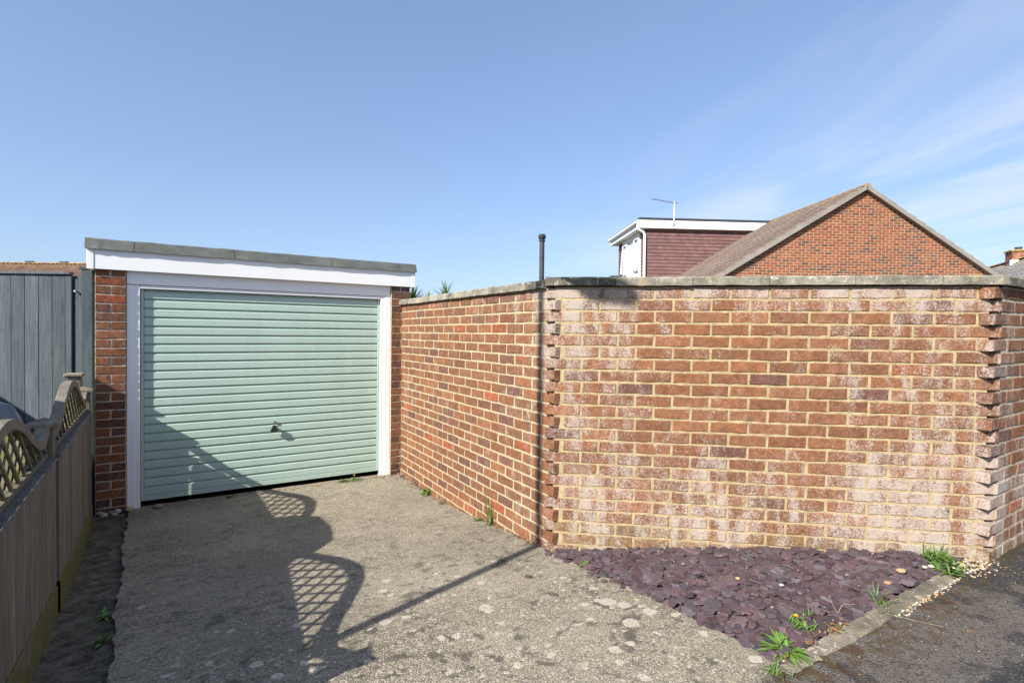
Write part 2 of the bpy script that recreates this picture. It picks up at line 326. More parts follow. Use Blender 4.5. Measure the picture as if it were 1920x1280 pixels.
# ------------------------------------------------------------------ ground, road, drive
def sheet(name, mat, gs, ds, dz=0.0, jit=0.0, edge=None, rim=True):
    mb = MB(); nx, ny = len(gs), len(ds)
    P = []
    for d in ds:
        for i, g in enumerate(gs):
            gg = g if edge is None else edge(g, d, i)
            P.append((gg, -d, zd(d) + dz + (rnd(-jit, jit) if jit else 0)))
    F = [[j*nx+i, (j+1)*nx+i, (j+1)*nx+i+1, j*nx+i+1] for j in range(ny-1) for i in range(nx-1)]
    if rim:                               # turned-down edge so that the sheet reads as a slab
        n0 = len(P); ring = [i for i in range(nx)] + [j*nx+nx-1 for j in range(1, ny)] + [(ny-1)*nx+i for i in range(nx-2, -1, -1)] + [j*nx for j in range(ny-2, 0, -1)]
        P += [(P[r][0], P[r][1], P[r][2]-.1) for r in ring]; L = len(ring)
        F += [[ring[k], ring[(k+1) % L], n0+(k+1) % L, n0+k] for k in range(L)]
    mb.add(P, F)
    return tag(mb.build(name, mat, None, (GC.x, GC.y, 0), GA, smooth=False), kind='structure')
def lin(a, b, n): return [a + (b-a)*i/n for i in range(n+1)]
sheet('ground', M_GROUND, [-400, -40, -8, 0, 8, 40, 400], [-400, -60, -12, 0, .8, 1.5, 2.2, 2.86, 3.38, 3.8, 4.45, 6, 20, 80, 400], -.07, rim=False)
def drive_edge(g, d, i):
    l = -2.435 + .06*d + .010*sin(d*5.3) + .006*sin(d*19) + .005*sin(d*41+1) + .02*max(0, sin(d*3.1+2)-.7) ; r = -.003 if d < 2.78 else -.03 + .006*sin(d*11)
    t = (g + 2.43)/2.43; return l + (r-l)*t
sheet('driveway', M_CONC, lin(-2.43, 0, 24), lin(-.10, 4.39, 110), 0.0, .0016, drive_edge)
sheet('side_strip', M_STRIP, lin(-2.72, -2.2, 14), lin(-.1, 4.4, 110), -.03, .004)
sheet('road', M_ASPH, [-30, -12, -6] + lin(-3, 5, 60) + [8, 14, 40], lin(4.40, 6, 24) + [7, 9, 12, 16], -.008, .002)
tag(sheet('neighbour_driveway', M_DASH, lin(-6.5, -2.74, 4), [-1.2, 0, .8, 1.5, 2.2, 2.86, 3.38, 3.8, 4.4], -.012))
# concrete edging along the slate bed
kerb = tag(bpy.data.objects.new('kerb', None), kind='structure'); C.objects.link(kerb); kerb.location = W(.8, 4.4) - Vector((0, 0, .010)); kerb.rotation_euler = (0, 0, GA)
for a, b, w0 in ((-.06, .138, .004), (.145, .62, .0), (.628, 1.06, .004), (1.068, 1.46, -.002)):
    mb = MB(); mb.tint = (.20, .17, .13); n = 10
    P = []
    for i in range(n+1):
        x = a + (b-a)*i/n - .8; o = .006 + .004*sin(i*1.7) if a < .1 else .012*max(0, 1-(i/n)*3) if a < .2 else 0
        k = rnd(-.004, .004); P += [(x, -.045+w0+k, -.08), (x, -.045+w0+k, .006-o+rnd(-.002, .002)), (x, -.033+w0, .013-o), (x, .03+w0, .015-o+rnd(-.002, .002)), (x, .036+w0+k, .005-o), (x, .036+w0+k, -.08)]
    F = [[i*6+k, i*6+k+1, i*6+7+k, i*6+6+k] for i in range(n) for k in range(5)] + [[5, 4, 3, 2, 1, 0], [n*6+k for k in range(6)]]
    mb.add(P, F); mb.build('edging_block', M_COPING, kerb)

# ------------------------------------------------------------------ brick walls
REDS = [(.205, .089, .044), (.19, .086, .045), (.218, .093, .047), (.175, .080, .043), (.198, .092, .050), (.186, .080, .041)]
PURP = [(.15, .072, .048), (.135, .066, .049), (.155, .076, .05)]
HOT = [(.27, .078, .038), (.24, .08, .038)]
def pick(hot=.04, purp=.16):
    r = random.random(); L = HOT if r < hot else PURP if r < hot+purp else REDS
    c = random.choice(L); k = rnd(.88, 1.12); return tuple(q*k for q in c)
def brick_into(mb, L, D, H, M=None, j=.0016, seg=4, end=False):
    """one brick, front face at y=0, centred in x and z, with uneven arrises"""
    c = .004; xs = lin(-L/2, L/2, seg); P = []
    for i, x in enumerate(xs):
        xi = x + (c if i == 0 else -c if i == seg else 0)
        zt, zb = H/2 + rnd(-j, j), -H/2 + rnd(-j, j); yo = rnd(-j, j)*.8
        P += [(x, D, zb), (x, c+yo, zb), (xi, yo, zb+c), (xi, yo + rnd(-j, j)*.5, zt-c), (x, c+yo, zt), (x, D, zt)]
    F = [[i*6+k, (i+1)*6+k, (i+1)*6+(k+1) % 6, i*6+(k+1) % 6] for i in range(seg) for k in range(6)]
    F += [[0, 1, 2, 3, 4, 5], [seg*6+k for k in (5, 4, 3, 2, 1, 0)]]
    if M is not None: P = [M @ Vector(p) for p in P]
    mb.add(P, F)
ZJ = .2225 + EYE                                # bed joint under the top course
wall = thing('brick_wall', 'long red brick garden wall with stone coping, whitened by salts, bending at two toothed corners', 'wall', (FCOR.x, FCOR.y, zd(2.8)-.05))
WB = wall.location.copy()
wall_bricks = []                                 # (size in picture, t0, t1, row, origin, angle, tint, eff)
def wall_row(O, a, cuts, r, eff_fn, near, D=.1025, tintf=None, gap=.0125):
    for t0, t1 in cuts:
        tm = (t0+t1)/2; c = pick(*(near if isinstance(near, tuple) else (.04, .16)))
        e = eff_fn(tm, r)
        if r >= 20 and O is not OS: c = tuple(q*.6 + w*.4 for q, w in zip(c, (.17, .125, .045)))
        p = O + Vector((cos(a), sin(a)))*tm; dist = p.length
        wall_bricks.append((1/dist, t0 + gap/2, t1 - gap/2, r, O, a, c, e, D))
def cuts_from(start, perps, end):
    xs = [start] + [q for q in perps if start + .03 < q < end - .03] + [end]; return list(zip(xs[:-1], xs[1:]))
OS = GC.copy(); OF = Vector((FCOR.x, FCOR.y)); OR = Vector(W(0, 4.45).xy)
def sm(x, a, b): t = max(0, min(1, (x-a)/(b-a))); return t*t*(3-2*t)
def effF(t, r):
    up = 1 - sm(r, .2, 2.6)
    lf = (1 - sm(t, .25, .85))*(1 - .55*sm(r, 9, 15))
    rt = sm(t, 1.55, 2.3)*(.55 + .45*sm(r, 3, 9))
    bs = sm(r, 10.5, 16)*(.75 + .25*sm(t, .2, .7))
    e = .10 + .62*up + .42*lf + .44*rt + .50*bs
    e -= .12*max(0, 1-abs(t-1.15)/.5)*(1-sm(r, 11, 15))*sm(r, 1, 3)
    e -= .12*sm(r, 19.5, 21)
    return min(.84, max(0, e + .03 + random.gauss(0, .08)))
def effS(t, r):
    e = .06 + .40*sm(t, 1.1, 2.7)*(1-sm(r, 0, 3.5)) + .20*max(0, 1-abs(t-2.38)/.12) + .16*sm(t, 2.3, 2.8) + .35*sm(t, 2.55, 2.75)*(1-sm(r, 6, 12))
    return max(0, e + random.gauss(-.02, .07))
def effR(t, r): return max(0, .38 + .16*(1-sm(t, 2.0, 2.2)) - .28*sm(t, 2.1, 2.4)*(1-sm(r, 11, 15)) + .3*sm(r, 12, 15) - .45*sm(r, 20, 21) + random.gauss(0, .08))
NR = 25
for r in range(NR):
    ev = r % 2 == 0
    wall_row(OS, GA - pi/2, cuts_from(.004, [.099 + (0 if ev else .1125) + .225*i for i in range(-1, 13)], 2.772 if ev else 2.842), r, effS, (.035, .15), gap=.0165)
    wall_row(OF, FA, cuts_from(-.045 if ev else .076, [.1915 + (0 if ev else .1125) + .225*i for i in range(0, 12)], 2.4415 if ev else 2.556), r, effF, (.02, .08))
    wall_row(OR, GA, cuts_from(1.861 if ev else 1.968, [2.085 + (0 if ev else .1125) + .225*i for i in range(0, 20)], 5.0), r, effR, (.04, .14))
wall_bricks = [b for b in wall_bricks if ZJ + .0375 - .075*b[3] > -.16]
# how large each one shows: nearest first, and only what stands above the ground
def seen(b):
    tm = (b[1]+b[2])/2; p = b[4] + Vector((cos(b[5]), sin(b[5])))*tm; v = -p.normalized(); nrm = Vector((sin(b[5]), -cos(b[5])))
    d = (p - GC).dot(SD); z = ZJ + .0375 - .075*b[3]
    if z + .03 < zd(d) or v.dot(nrm) < 0 or abs(p.x) > p.y*1.02: return 0
    return (b[2]-b[1])*v.dot(nrm)/p.length_squared
wall_bricks.sort(key=seen, reverse=True)
rest = MB()
for i, (k, t0, t1, r, O, a, c, e, D) in enumerate(wall_bricks):
    tm = (t0+t1)/2; p = O + Vector((cos(a), sin(a)))*tm; z = ZJ + .0375 - .075*r + rnd(-.0012, .0012)
    off = rnd(-.0018, .0012); p = p + Vector((-sin(a), cos(a)))*off
    if i < 300:
        mb = MB(); mb.tint = c; mb.eff = e; brick_into(mb, t1-t0, D, .0625, j=.0024)
        mb.build('brick', M_BRICK, wall, Vector((p.x, p.y, z)) - WB, a + rnd(-.006, .006))
    else:
        rest.tint = c; rest.eff = e; brick_into(rest, t1-t0, D, .0625, Matrix.Translation(Vector((p.x, p.y, z)) - WB) @ rotz(a + rnd(-.006, .006)))
tag(rest.build('further_bricks', M_BRICK, wall), kind='stuff')
TOPB = .3035 + EYE; 
def core(name, O, a, t0, t1, tint, rec=.0042, z0=-.2, y1=.205):
    mb = MB(); mb.tint = tint; nx = max(2, int((t1-t0)/.03)); nz = 62; P = []; F = []
    for k in range(nz+1):
        for i in range(nx+1): P.append((t0+(t1-t0)*i/nx, rec + rnd(-.0016, .0016), z0 + (TOPB-.004-z0)*k/nz))
    F = [[k*(nx+1)+i, k*(nx+1)+i+1, (k+1)*(nx+1)+i+1, (k+1)*(nx+1)+i] for k in range(nz) for i in range(nx)]
    mb.add(P, F); mb.cbox(t0, t1, rec+.006, y1, z0, TOPB-.006)
    return mb.build(name, M_MORTAR, wall, Vector((O.x, O.y, 0)) - WB, a)
core('mortar', OS, GA - pi/2, .0, 2.775, (.42, .35, .225))
core('mortar', OF, FA, .02, 2.50, (.375, .292, .168))
core('mortar', OR, GA, 1.99, 5.0, (.46, .40, .30))
def coping(O, a, joints, dark, y0=-.032, y1=.245, h=.054, zoff=0.0):
    for i, (t0, t1) in enumerate(zip(joints[:-1], joints[1:])):
        k = dark[i % len(dark)]; L = t1 - t0 - .004; mb = MB(); mb.tint = tuple(q*k for q in (.25, .23, .185)); n = max(2, int(L/.05)); P = []
        prof = [(y0, 0), (y0, h-.010), (y0+.010, h), (y1-.01, h+.004), (y1, h-.008), (y1, 0)]
        for s in range(n+1):
            x = -L/2 + L*s/n
            for q, (y, z) in enumerate(prof): P.append((x, y + rnd(-.0025, .0025), z + rnd(-.0018, .0018)))
        F = [[s*6+q, s*6+(q+1) % 6, (s+1)*6+(q+1) % 6, (s+1)*6+q] for s in range(n) for q in range(6)] + [[5, 4, 3, 2, 1, 0], [n*6+q for q in range(6)]]
        mb.add(P, F); p = O + Vector((cos(a), sin(a)))*((t0+t1)/2)
        mb.build('coping_stone', M_COPING, wall, Vector((p.x, p.y, TOPB + zoff + rnd(-.0015, .0015))) - WB, a + rnd(-.004, .004))
coping(OS, GA - pi/2, [.0, .273, .707, 1.169, 1.605, 2.085, 2.524, 2.745], [1.0, 1.15, 1.05, 1.1, .95, .9, .5], zoff=-.006)
coping(OF, FA, [-.045, .399, .862, 1.305, 1.778, 2.238, 2.575], [.5, .95, .85, 1.05, .95, .8], zoff=.003)
coping(OR, GA, [1.965, 2.4, 2.85, 3.3, 3.75, 4.2, 5.0], [.6, .8, .9, 1.0, .8, .9])

# ------------------------------------------------------------------ garage
gar = thing('garage', 'flat roofed brick garage with sage green up-and-over door and white fascia', 'garage', W(0, 0, 0), GA)
def gp(name, mat, fn, parent=None, loc=(0, 0, 0)):
    mb = MB(); fn(mb); return mb.build(name, mat, parent or gar, loc)
GJ = .4413 + EYE; gj0 = GJ
def pier(x0, pat):
    for r in range(-1, 29):
        z = GJ - .0375 - .075*r
        if z < -.05 or z > .485 + EYE: continue
        spans = pat(r)
        for a, b in spans:
            mb = MB(); mb.tint = pick(.05, .38); mb.tint = tuple(q*.9 for q in mb.tint); mb.eff = max(0, random.gauss(.02, .06))
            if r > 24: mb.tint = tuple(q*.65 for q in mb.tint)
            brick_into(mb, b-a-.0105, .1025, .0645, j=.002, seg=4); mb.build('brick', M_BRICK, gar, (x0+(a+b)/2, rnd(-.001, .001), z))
pier(-2.655, lambda r: [(0, .2155)] if r % 2 == 0 else [(0, .108), (.108, .2155)])
pier(-.118, lambda r: [(0, .2155)] if r % 2 == 0 else [(0, .108), (.108, .2155)])
for x0 in (-2.652, -.115): gp('mortar', M_MORTAR, lambda mb: (setattr(mb, 'tint', (.50, .45, .36)), mb.cbox(x0, x0+.2095, .006, .21, -.15, .492+EYE)))
def gside(mb):                              # side and rear walls of the garage
    mb.tint = (.31, .105, .058); mb.cbox(-2.65, -2.545, .212, 5.1, -.15, .49+EYE); mb.cbox(-.02, .092, .212, 5.1, -.15, .49+EYE); mb.cbox(-2.54, -.025, 5.0, 5.1, -.15, .49+EYE)
gp('side_wall', M_BRICK, gside)
gp('door_frame', M_WHITE, lambda mb: (mb.cbox(-2.4395, -2.347, .034, .12, .0, .3845+EYE, .004), mb.cbox(-.2205, -.1185, .034, .12, -.0, .3845+EYE, .004), mb.cbox(-2.345, -.2225, .034, .12, .3545+EYE, .384+EYE, .003)))
gp('frame_trim', M_WHITE, lambda mb: mb.cbox(-2.4395, -2.383, .027, .033, .0, .382+EYE, .002))
gp('frame_trim', M_WHITE, lambda mb: mb.cbox(-.178, -.1185, .027, .033, .0, .382+EYE, .002))
gp('lintel_board', M_WHITE, lambda mb: mb.cbox(-2.4395, -.1185, .022, .12, .3875+EYE, .51+EYE, .003))
gp('threshold_stone', M_COPING, lambda mb: (setattr(mb, 'tint', (.33, .28, .2)), mb.cbox(-.235, -.105, .015, .12, -.05, .004, .006, j=.003)))
# door: pressed ribs
door = gp('garage_door', M_DOOR, lambda mb: (mb.cbox(-2.343, -2.322, .064, .10, .052, .3535+EYE, .002), mb.cbox(-.247, -.2245, .064, .10, .052, .3535+EYE, .002), mb.cbox(-2.32, -.249, .068, .10, .05, .095, .003), mb.cbox(-2.32, -.249, .088, .104, .097, .35+EYE)))
zt, zb, NS = .349 + EYE, .097, 23; ph = (zt - zb)/NS
for k in range(NS):
    z1 = zt - k*ph; z0 = z1 - ph; mb = MB()
    prof = [(.086, z1-.0005), (.0865, z1-.009), (.0712, z1-.0185), (.0690, z1-.0235), (.0685, z0+.005), (.070, z0+.0012), (.086, z0+.0002)]
    P = [(x, y, z) for x in (-2.3195, -.2495) for y, z in prof]; n = len(prof)
    mb.add(P, [[i, i+1, n+i+1, n+i] for i in range(n-1)] + [list(range(n)), [n+i for i in range(n-1, -1, -1)]])
    mb.build('slat', M_DOOR, door)
def handle(mb):
    z = -.949 + EYE; prof = [(-.012, .02), (.012, .02), (.02, -.002), (.031, -.022), (.033, -.032), (.026, -.04), (-.026, -.04), (-.033, -.032), (-.031, -.022), (-.02, -.002)]
    M = Matrix.Translation((-1.275, .012, z+.006)) @ Matrix.Rotation(pi/2, 4, 'X'); mb.prism(prof, -.024, -.002, M)
    mb.tube([(-1.275, .020, z+.008), (-1.275, .070, z+.008)], .012, 12)
gp('handle', M_BLACK, handle, door)
gp('lock_barrel', M_STEEL, lambda mb: (mb.tube([(-1.275, .046, -.888+EYE), (-1.275, .070, -.888+EYE)], .009, 12), mb.tube([(-1.275, .052, -.90+EYE), (-1.275, .062, -.92+EYE)], .004, 8)), door)
# fascia, felt, roof
gp('fascia', M_WHITE, lambda mb: (mb.cbox(-2.652, .098, -.030, -.012, .497+EYE, .685+EYE, .002)))
for x0, x1 in ((-2.70, -2.6535), (.0995, .142)): gp('corner_trim', M_WHITE, lambda mb: mb.cbox(x0, x1, -.034, .05, .494+EYE, .684+EYE, .003))
gp('side_fascia', M_WHITE, lambda mb: (mb.cbox(-2.697, -2.68, .052, 5.2, .497+EYE, .682+EYE, .002), mb.cbox(.122, .139, .052, 5.2, .497+EYE, .682+EYE, .002)))
gp('soffit', M_WHITE, lambda mb: mb.cbox(-2.678, .12, -.0115, 5.18, .512+EYE, .520+EYE))
for a, b in ((-2.715, -2.383), (-2.383, -1.628), (-1.628, -.75), (-.75, .158)):
    mb = MB(); n = 8; P = []
    for i in range(n+1):
        x = a + .002 + (b-a-.004)*i/n; w = rnd(-.002, .002)
        P += [(x, -.020+w, .662+EYE), (x, -.054+w, .660+EYE+w), (x, -.050+w, .668+EYE), (x, -.022+w, .744+EYE+w), (x, -.008, .752+EYE+w), (x, .12, .745+EYE)]
    F = [[i*6+k, i*6+k+1, i*6+7+k, i*6+6+k] for i in range(n) for k in range(5)] + [[5, 4, 3, 2, 1, 0], [n*6+k for k in range(6)]]
    mb.add(P, F); mb.build('felt_upstand', M_FELT, gar)
gp('side_felt', M_FELT, lambda mb: [mb.add([(x, .121, .66+EYE), (x, 5.22, .66+EYE), (x+s*.036, 5.2, .745+EYE), (x+s*.036, .121, .745+EYE)], [(0, 1, 2, 3)]) for x, s in ((-2.715, 1), (.158, -1))])
gp('roof', M_FELT, lambda mb: mb.cbox(-2.676, .119, .122, 5.2, .60+EYE, .735+EYE))

# ------------------------------------------------------------------ trellis-topped fence beside the drive
fang = atan2(-.045, 1.0)
fe = (SD + GD*.045).normalized(); FN_A = atan2(fe.y, fe.x)                   # local x along the fence towards the road, y away from the drive? -> see below
fence0 = W(-2.66, 0, 0)
fence = thing('trellis_fence', 'low weathered timber fence with arched lattice tops running along the driveway', 'fence', fence0, FN_A)
# local: x = along the fence, y = towards the drive, z = up
def fp(name, fn, mat=M_WOOD, parent=None):
    mb = MB(); mb.tint = (1, 1, 1); fn(mb); return mb.build(name, mat, parent or fence)
def gzf(x): return zd(x)
RAIL = -.665 + EYE
posts = [.13, 1.955, 3.80]
for x in posts:
    k = rnd(.85, 1.05)
    def pst(mb):
        mb.tint = (k*.95, k*.95, k*.9); mb.eff = .25; mb.cbox(x-.04, x+.04, -.095, -.012, gzf(x)-.3, -.512+EYE, .003)
    po = fp('post', pst)
    def cap(mb):
        mb.tint = (1.05, 1.0, .92); mb.cbox(x-.062, x+.062, -.118, .012, -.512+EYE, -.485+EYE, .006)
        mb.add([(x-.055, -.11, -.485+EYE), (x+.055, -.11, -.485+EYE), (x+.055, .004, -.485+EYE), (x-.055, .004, -.485+EYE), (x, -.053, -.462+EYE)], [(0, 1, 4), (1, 2, 4), (2, 3, 4), (3, 0, 4)])
    fp('post_cap', cap, M_WOOD, po)
def arch(u):                              # u 0..1 across a panel -> height of the arch rail's underside
    a = abs(u-.5)*2
    base = .5*(1+cos(pi*min(1, a/.80)))
    curl = .045*sm(a, .86, 1.0)
    return -.588 + .200*base**.85 + curl + EYE
for pi_, (xa, xb) in enumerate(((posts[0]+.042, posts[1]-.042), (posts[1]+.042, posts[2]-.042))):
    Lp = xb - xa; nb = 13; bw = Lp/nb
    def rails(mb):
        mb.tint = (.9, .9, .9); mb.cbox(xa, xb, -.05, -.014, .42, .49, .003); mb.cbox(xa, xb, -.05, -.014, .72, .79, .003)
    fp('back_rail', rails)
    for k in range(nb):
        x0 = xa + k*bw; q = rnd(.8, 1.12)
        def bd(mb):
            mb.tint = (q, q*rnd(.97, 1.01), q*rnd(.93, 1.0)); mb.eff = .12
            mb.cbox(x0+.002, x0+bw-.002+.000, -.0125+rnd(-.001, .001), rnd(-.001, .002), gzf(x0+bw/2)+.145, RAIL-.016, .0025)
        fp('board', bd)
    def gb(mb):
        mb.tint = (.85, .85, .8); mb.eff = .62; n = 8
        for i in range(n):
            x0, x1 = xa + Lp*i/n, xa + Lp*(i+1)/n
            P = []
            for x, in ((x0,), (x1,)):
                g = gzf(x); P += [(x, -.03, g-.06), (x, .006, g-.06), (x, .006, g+.135), (x, .002, g+.14), (x, -.03, g+.14)]
            mb.add(P, [[k, (k+1) % 5, 5+(k+1) % 5, 5+k] for k in range(5)])
    fp('gravel_board', gb)
    def ledge(mb): mb.tint = (.8, .85, .95); mb.cbox(xa, xb, -.07, .008, RAIL-.014, RAIL, .003)
    fp('ledge', ledge)
    def brl(mb): mb.tint = (.85, .85, .8); mb.eff = .2; mb.cbox(xa, xb, -.068, -.03, RAIL+.001, RAIL+.026, .003)
    tr = fp('trellis_rail', brl)
    def ar(mb):
        mb.tint = (1.08, 1.05, 1.0); mb.eff = .05; n = 48; P = []
        for i in range(n+1):
            u = i/n; x = xa + Lp*u; du = .004; sl = (arch(min(1, u+du)) - arch(max(0, u-du)))/(2*du*Lp) if 0 < u < 1 else 0
            L_ = sqrt(1+sl*sl); nx, nz = -sl/L_, 1/L_; z = arch(u); h = .042
            P += [(x, -.078, z), (x, -.024, z), (x+nx*(h-.004), -.024, z+nz*(h-.004)), (x+nx*h, -.028, z+nz*h), (x+nx*h, -.074, z+nz*h), (x+nx*(h-.004), -.078, z+nz*(h-.004))]
        F = [[i*6+k, i*6+(k+1) % 6, (i+1)*6+(k+1) % 6, (i+1)*6+k] for i in range(n) for k in range(6)] + [[5, 4, 3, 2, 1, 0], [n*6+k for k in range(6)]]
        mb.add(P, F)
    fp('arch_rail', ar)
    step = .128; zb0 = RAIL+.024
    for sgn, y in ((1, -.040), (-1, -.054)):
        for k in range(-6, 26):
            xs0 = xa + k*step*1.0 if sgn > 0 else xa + k*step
            pts = []                      # in-region stretch of the diagonal
            for t in range(0, 90):
                s_ = t*.005; x = xs0 + sgn*s_*1.0; z = zb0 + s_*.80
                if xa + .005 < x < xb - .005 and z < arch((x-xa)/Lp) + .008: pts.append((x, z))
                elif pts: break
            if len(pts) > 8:
                (x0, z0), (x1, z1) = pts[0], pts[-1]; L_ = sqrt((x1-x0)**2+(z1-z0)**2)
                M = Matrix.Translation(((x0+x1)/2, y, (z0+z1)/2)) @ Matrix.Rotation(-atan2(z1-z0, x1-x0), 4, 'Y')
                def sl(mb):
                    q = rnd(.85, 1.2); mb.tint = (q, q, q*.85); mb.eff = .35; mb.cbox(-L_/2, L_/2, -.005, .005, -.008, .008, 0, M)
                fp('lattice_slat', sl, M_WOOD, tr)
# tall square post with a flat cap at the end of it
t = thing('fence_post', 'square timber post with flat cream cap beside the garage pier', 'post', W(-2.775, .06, 0), GA)
mb = MB(); mb.tint = (.95, .93, .85); mb.cbox(-.045, .045, -.045, .045, -.1, -.385+EYE, .003); mb.build('post', M_WOOD, t)
mb = MB(); mb.tint = (1.35, 1.3, 1.15); mb.cbox(-.062, .062, -.062, .062, -.385+EYE, -.36+EYE, .006); mb.build('post_cap', M_WOOD, t)

# ------------------------------------------------------------------ blue-grey board fences of the neighbour
def board_fence(name, label, p0, ang, length, top, xs, base=-.1, post_at=None):
    t = thing(name, label, 'fence', p0, ang)
    for a, b in zip(xs[:-1], xs[1:]):
        mb = MB(); q = rnd(.82, 1.12); mb.tint = (q, q, q*rnd(.96, 1.04)); y = rnd(-.003, .003)
        P = [(a+.0035, y-.012, base), (b-.0035, y-.010, base), (b-.0035, y+.004, base), (a+.0035, y+.004, base)]; P += [(x, yy, top) for x, yy, z in P]
        mb.add(P, [(0, 1, 5, 4), (1, 2, 6, 5), (2, 3, 7, 6), (3, 0, 4, 7), (4, 5, 6, 7), (3, 2, 1, 0)]); mb.build('board', M_BLUE, t)
    mb = MB(); mb.tint = (1.15, 1.15, 1.15); mb.cbox(xs[0], xs[-1], -.03, .02, top+.001, top+.022, .003); mb.build('top_rail', M_BLUE, t)
    mb = MB(); mb.tint = (.35, .35, .35); mb.cbox(xs[0], xs[-1], .006, .0115, base, top-.01); mb.build('gap_shade_panel', M_BLUE, t)  # added sheet, tinted dark so the gaps between boards look shaded
    mb = MB(); mb.cbox(xs[0], xs[-1], .012, .05, .4, .47); mb.cbox(xs[0], xs[-1], .012, .05, 1.5, 1.57); mb.build('back_rail', M_BLUE, t)
    return t
Xb = [-4.301 - .117*k for k in range(14, 0, -1)] + [-4.301, -4.184, -4.065, -3.95, -3.836, -3.781]
bf = board_fence('board_fence', 'tall blue-grey painted board fence left of the garage', (-3.60, 4.5, 0), 0.0, 2.4, .462+EYE, [x+3.60 for x in Xb])
mb = MB(); mb.tint = (.95, .97, .97); mb.cbox(-.26, -.075, .014, .04, -.1, .455+EYE, .003); mb.build('hinge_board', M_BLUE, bf)
mb = MB(); mb.tint = (.62, .68, .66); mb.cbox(-.082, .012, -.03, .07, -.1, .505+EYE, .004); mb.cbox(-.095, .022, -.04, .08, .506+EYE, .53+EYE, .003); mb.build('post', M_BLUE, bf)
mb = MB(); mb.tube([(-.148, .013, .322+EYE), (-.148, -.012, .322+EYE)], [.006, .006], 10); mb.tube([(-.148, -.012, .322+EYE), (-.148, -.020, .322+EYE)], [.0115, .009], 12); mb.build('bolt', M_STEEL, bf)
p = W(-4.75, -.35, 0)
board_fence('board_fence', 'blue-grey boundary fence on the far side of the parked blue car', p, GA - pi/2, 4.6, .40+EYE, [.12*k for k in range(38)])

# ------------------------------------------------------------------ parked car behind the trellis fence
car = thing('parked_car', 'glossy blue small car parked behind the trellis fence, its bonnet just showing', 'car', W(-3.74, 1.98, zd(2.0)), GA + pi/2)
car.rotation_euler = (0, -.0, GA + pi/2)      # local x = towards the garage
def loft(secs):
    mb = MB(); n = len(secs[0]); P = [p for s in secs for p in s]
    F = [[i*n+k, i*n+(k+1) % n, (i+1)*n+(k+1) % n, (i+1)*n+k] for i in range(len(secs)-1) for k in range(n)] + [list(range(n))[::-1], [(len(secs)-1)*n+k for k in range(n)]]
    mb.add(P, F); return mb
def ring(x, w, zlo, zmid, ztop, tuck=.93, crown=.02):
    return [(x, -w*.9, zlo), (x, -w, zlo+.12), (x, -w, zmid), (x, -w*tuck, ztop-.03), (x, -w*tuck*.9, ztop), (x, 0, ztop+crown), (x, w*tuck*.9, ztop), (x, w*tuck, ztop-.03), (x, w, zmid), (x, w, zlo+.12), (x, w*.9, zlo)]
body = loft([ring(1.80, .55, .30, .45, .55), ring(1.74, .70, .22, .50, .66), ring(1.55, .77, .19, .66, .86), ring(1.2, .80, .18, .76, .99), ring(.75, .80, .18, .80, 1.05), ring(0, .80, .18, .78, 1.02), ring(-.9, .80, .18, .74, 1.0), ring(-1.4, .79, .19, .68, .94), ring(-1.68, .74, .22, .62, .86), ring(-1.78, .60, .30, .5, .7)])
bo = body.build('body', M_CAR, car, smooth=True)
def ring2(x, w, z0, z1): return [(x, -w, z0), (x, -w*.86, z0+(z1-z0)*.8), (x, -w*.74, z1), (x, 0, z1+.012), (x, w*.74, z1), (x, w*.86, z0+(z1-z0)*.8), (x, w, z0)]
cab = loft([ring2(.95, .62, .86, .90), ring2(.55, .74, .90, 1.22), ring2(.36, .75, .90, 1.37), ring2(0, .75, .90, 1.40), ring2(-.45, .75, .90, 1.385), ring2(-.75, .74, .90, 1.22), ring2(-1.25, .66, .88, .93)]).build('cabin_glass', M_GLASS, car, smooth=True)
loft([[(x, -w, z-.03), (x, -w*.9, z+.012), (x, 0, z+.03), (x, w*.9, z+.012), (x, w, z-.03)] for x, w, z in ((.50, .60, 1.36), (.30, .66, 1.45), (0, .67, 1.475), (-.36, .66, 1.46), (-.56, .60, 1.37))]).build('roof_panel', M_CAR, car, smooth=True)
for x in (1.12, -1.12):
    for s in (-1, 1):
        mb = MB(); mb.tube([(x, s*.66, .29), (x, s*.68, .29), (x, s*.79, .29), (x, s*.81, .29)], [.25, .29, .29, .25], 24); wh = mb.build('wheel', M_TYRE, car)
        mb = MB(); mb.tube([(x, s*.80, .29), (x, s*.816, .29)], [.2, .17], 18); mb.build('rim', M_STEEL, wh)
for s in (-1, 1):
    mb = MB(); mb.cbox(1.60, 1.76, s*.62-.1, s*.62+.1, .56, .68, .03); mb.build('headlight', M_LAMP, car)

# ------------------------------------------------------------------ street lamp (its shadow falls across the drive and up the wall)
LG, LD = -3.95, 2.672 + .3497*3.95
lamp = thing('street_lamp', 'slim steel street lamp whose shadow crosses the driveway and climbs the wall corner', 'street lamp', W(LG, LD, zd(LD)-.1), GA)
mb = MB(); mb.tube([(0, 0, 0), (0, 0, 1.1), (0, 0, 1.12), (0, 0, 4.60)], [.062, .062, .036, .032], 16); mb.build('column', M_DARK, lamp)
la = Vector((.68, -.733, 0))
mb = MB(); mb.tube([(0, 0, 4.56), la*.05 + Vector((0, 0, 4.62)), la*.14 + Vector((0, 0, 4.60)), la*.30 + Vector((0, 0, 4.54))], [.03, .026, .024, .022], 10); mb.build('arm', M_DARK, lamp)
ls = Vector((.733, .68, 0)); secs = []
for x, w, z, h in ((.28, .02, 4.52, .03), (.33, .055, 4.50, .075), (.58, .06, 4.49, .075), (.64, .02, 4.51, .03)): secs.append([tuple(la*x + ls*q + Vector((0, 0, zz))) for q, zz in ((-w, z), (-w*.7, z+h), (w*.7, z+h), (w, z))])
loft(secs).build('lantern', M_LAMP, lamp)

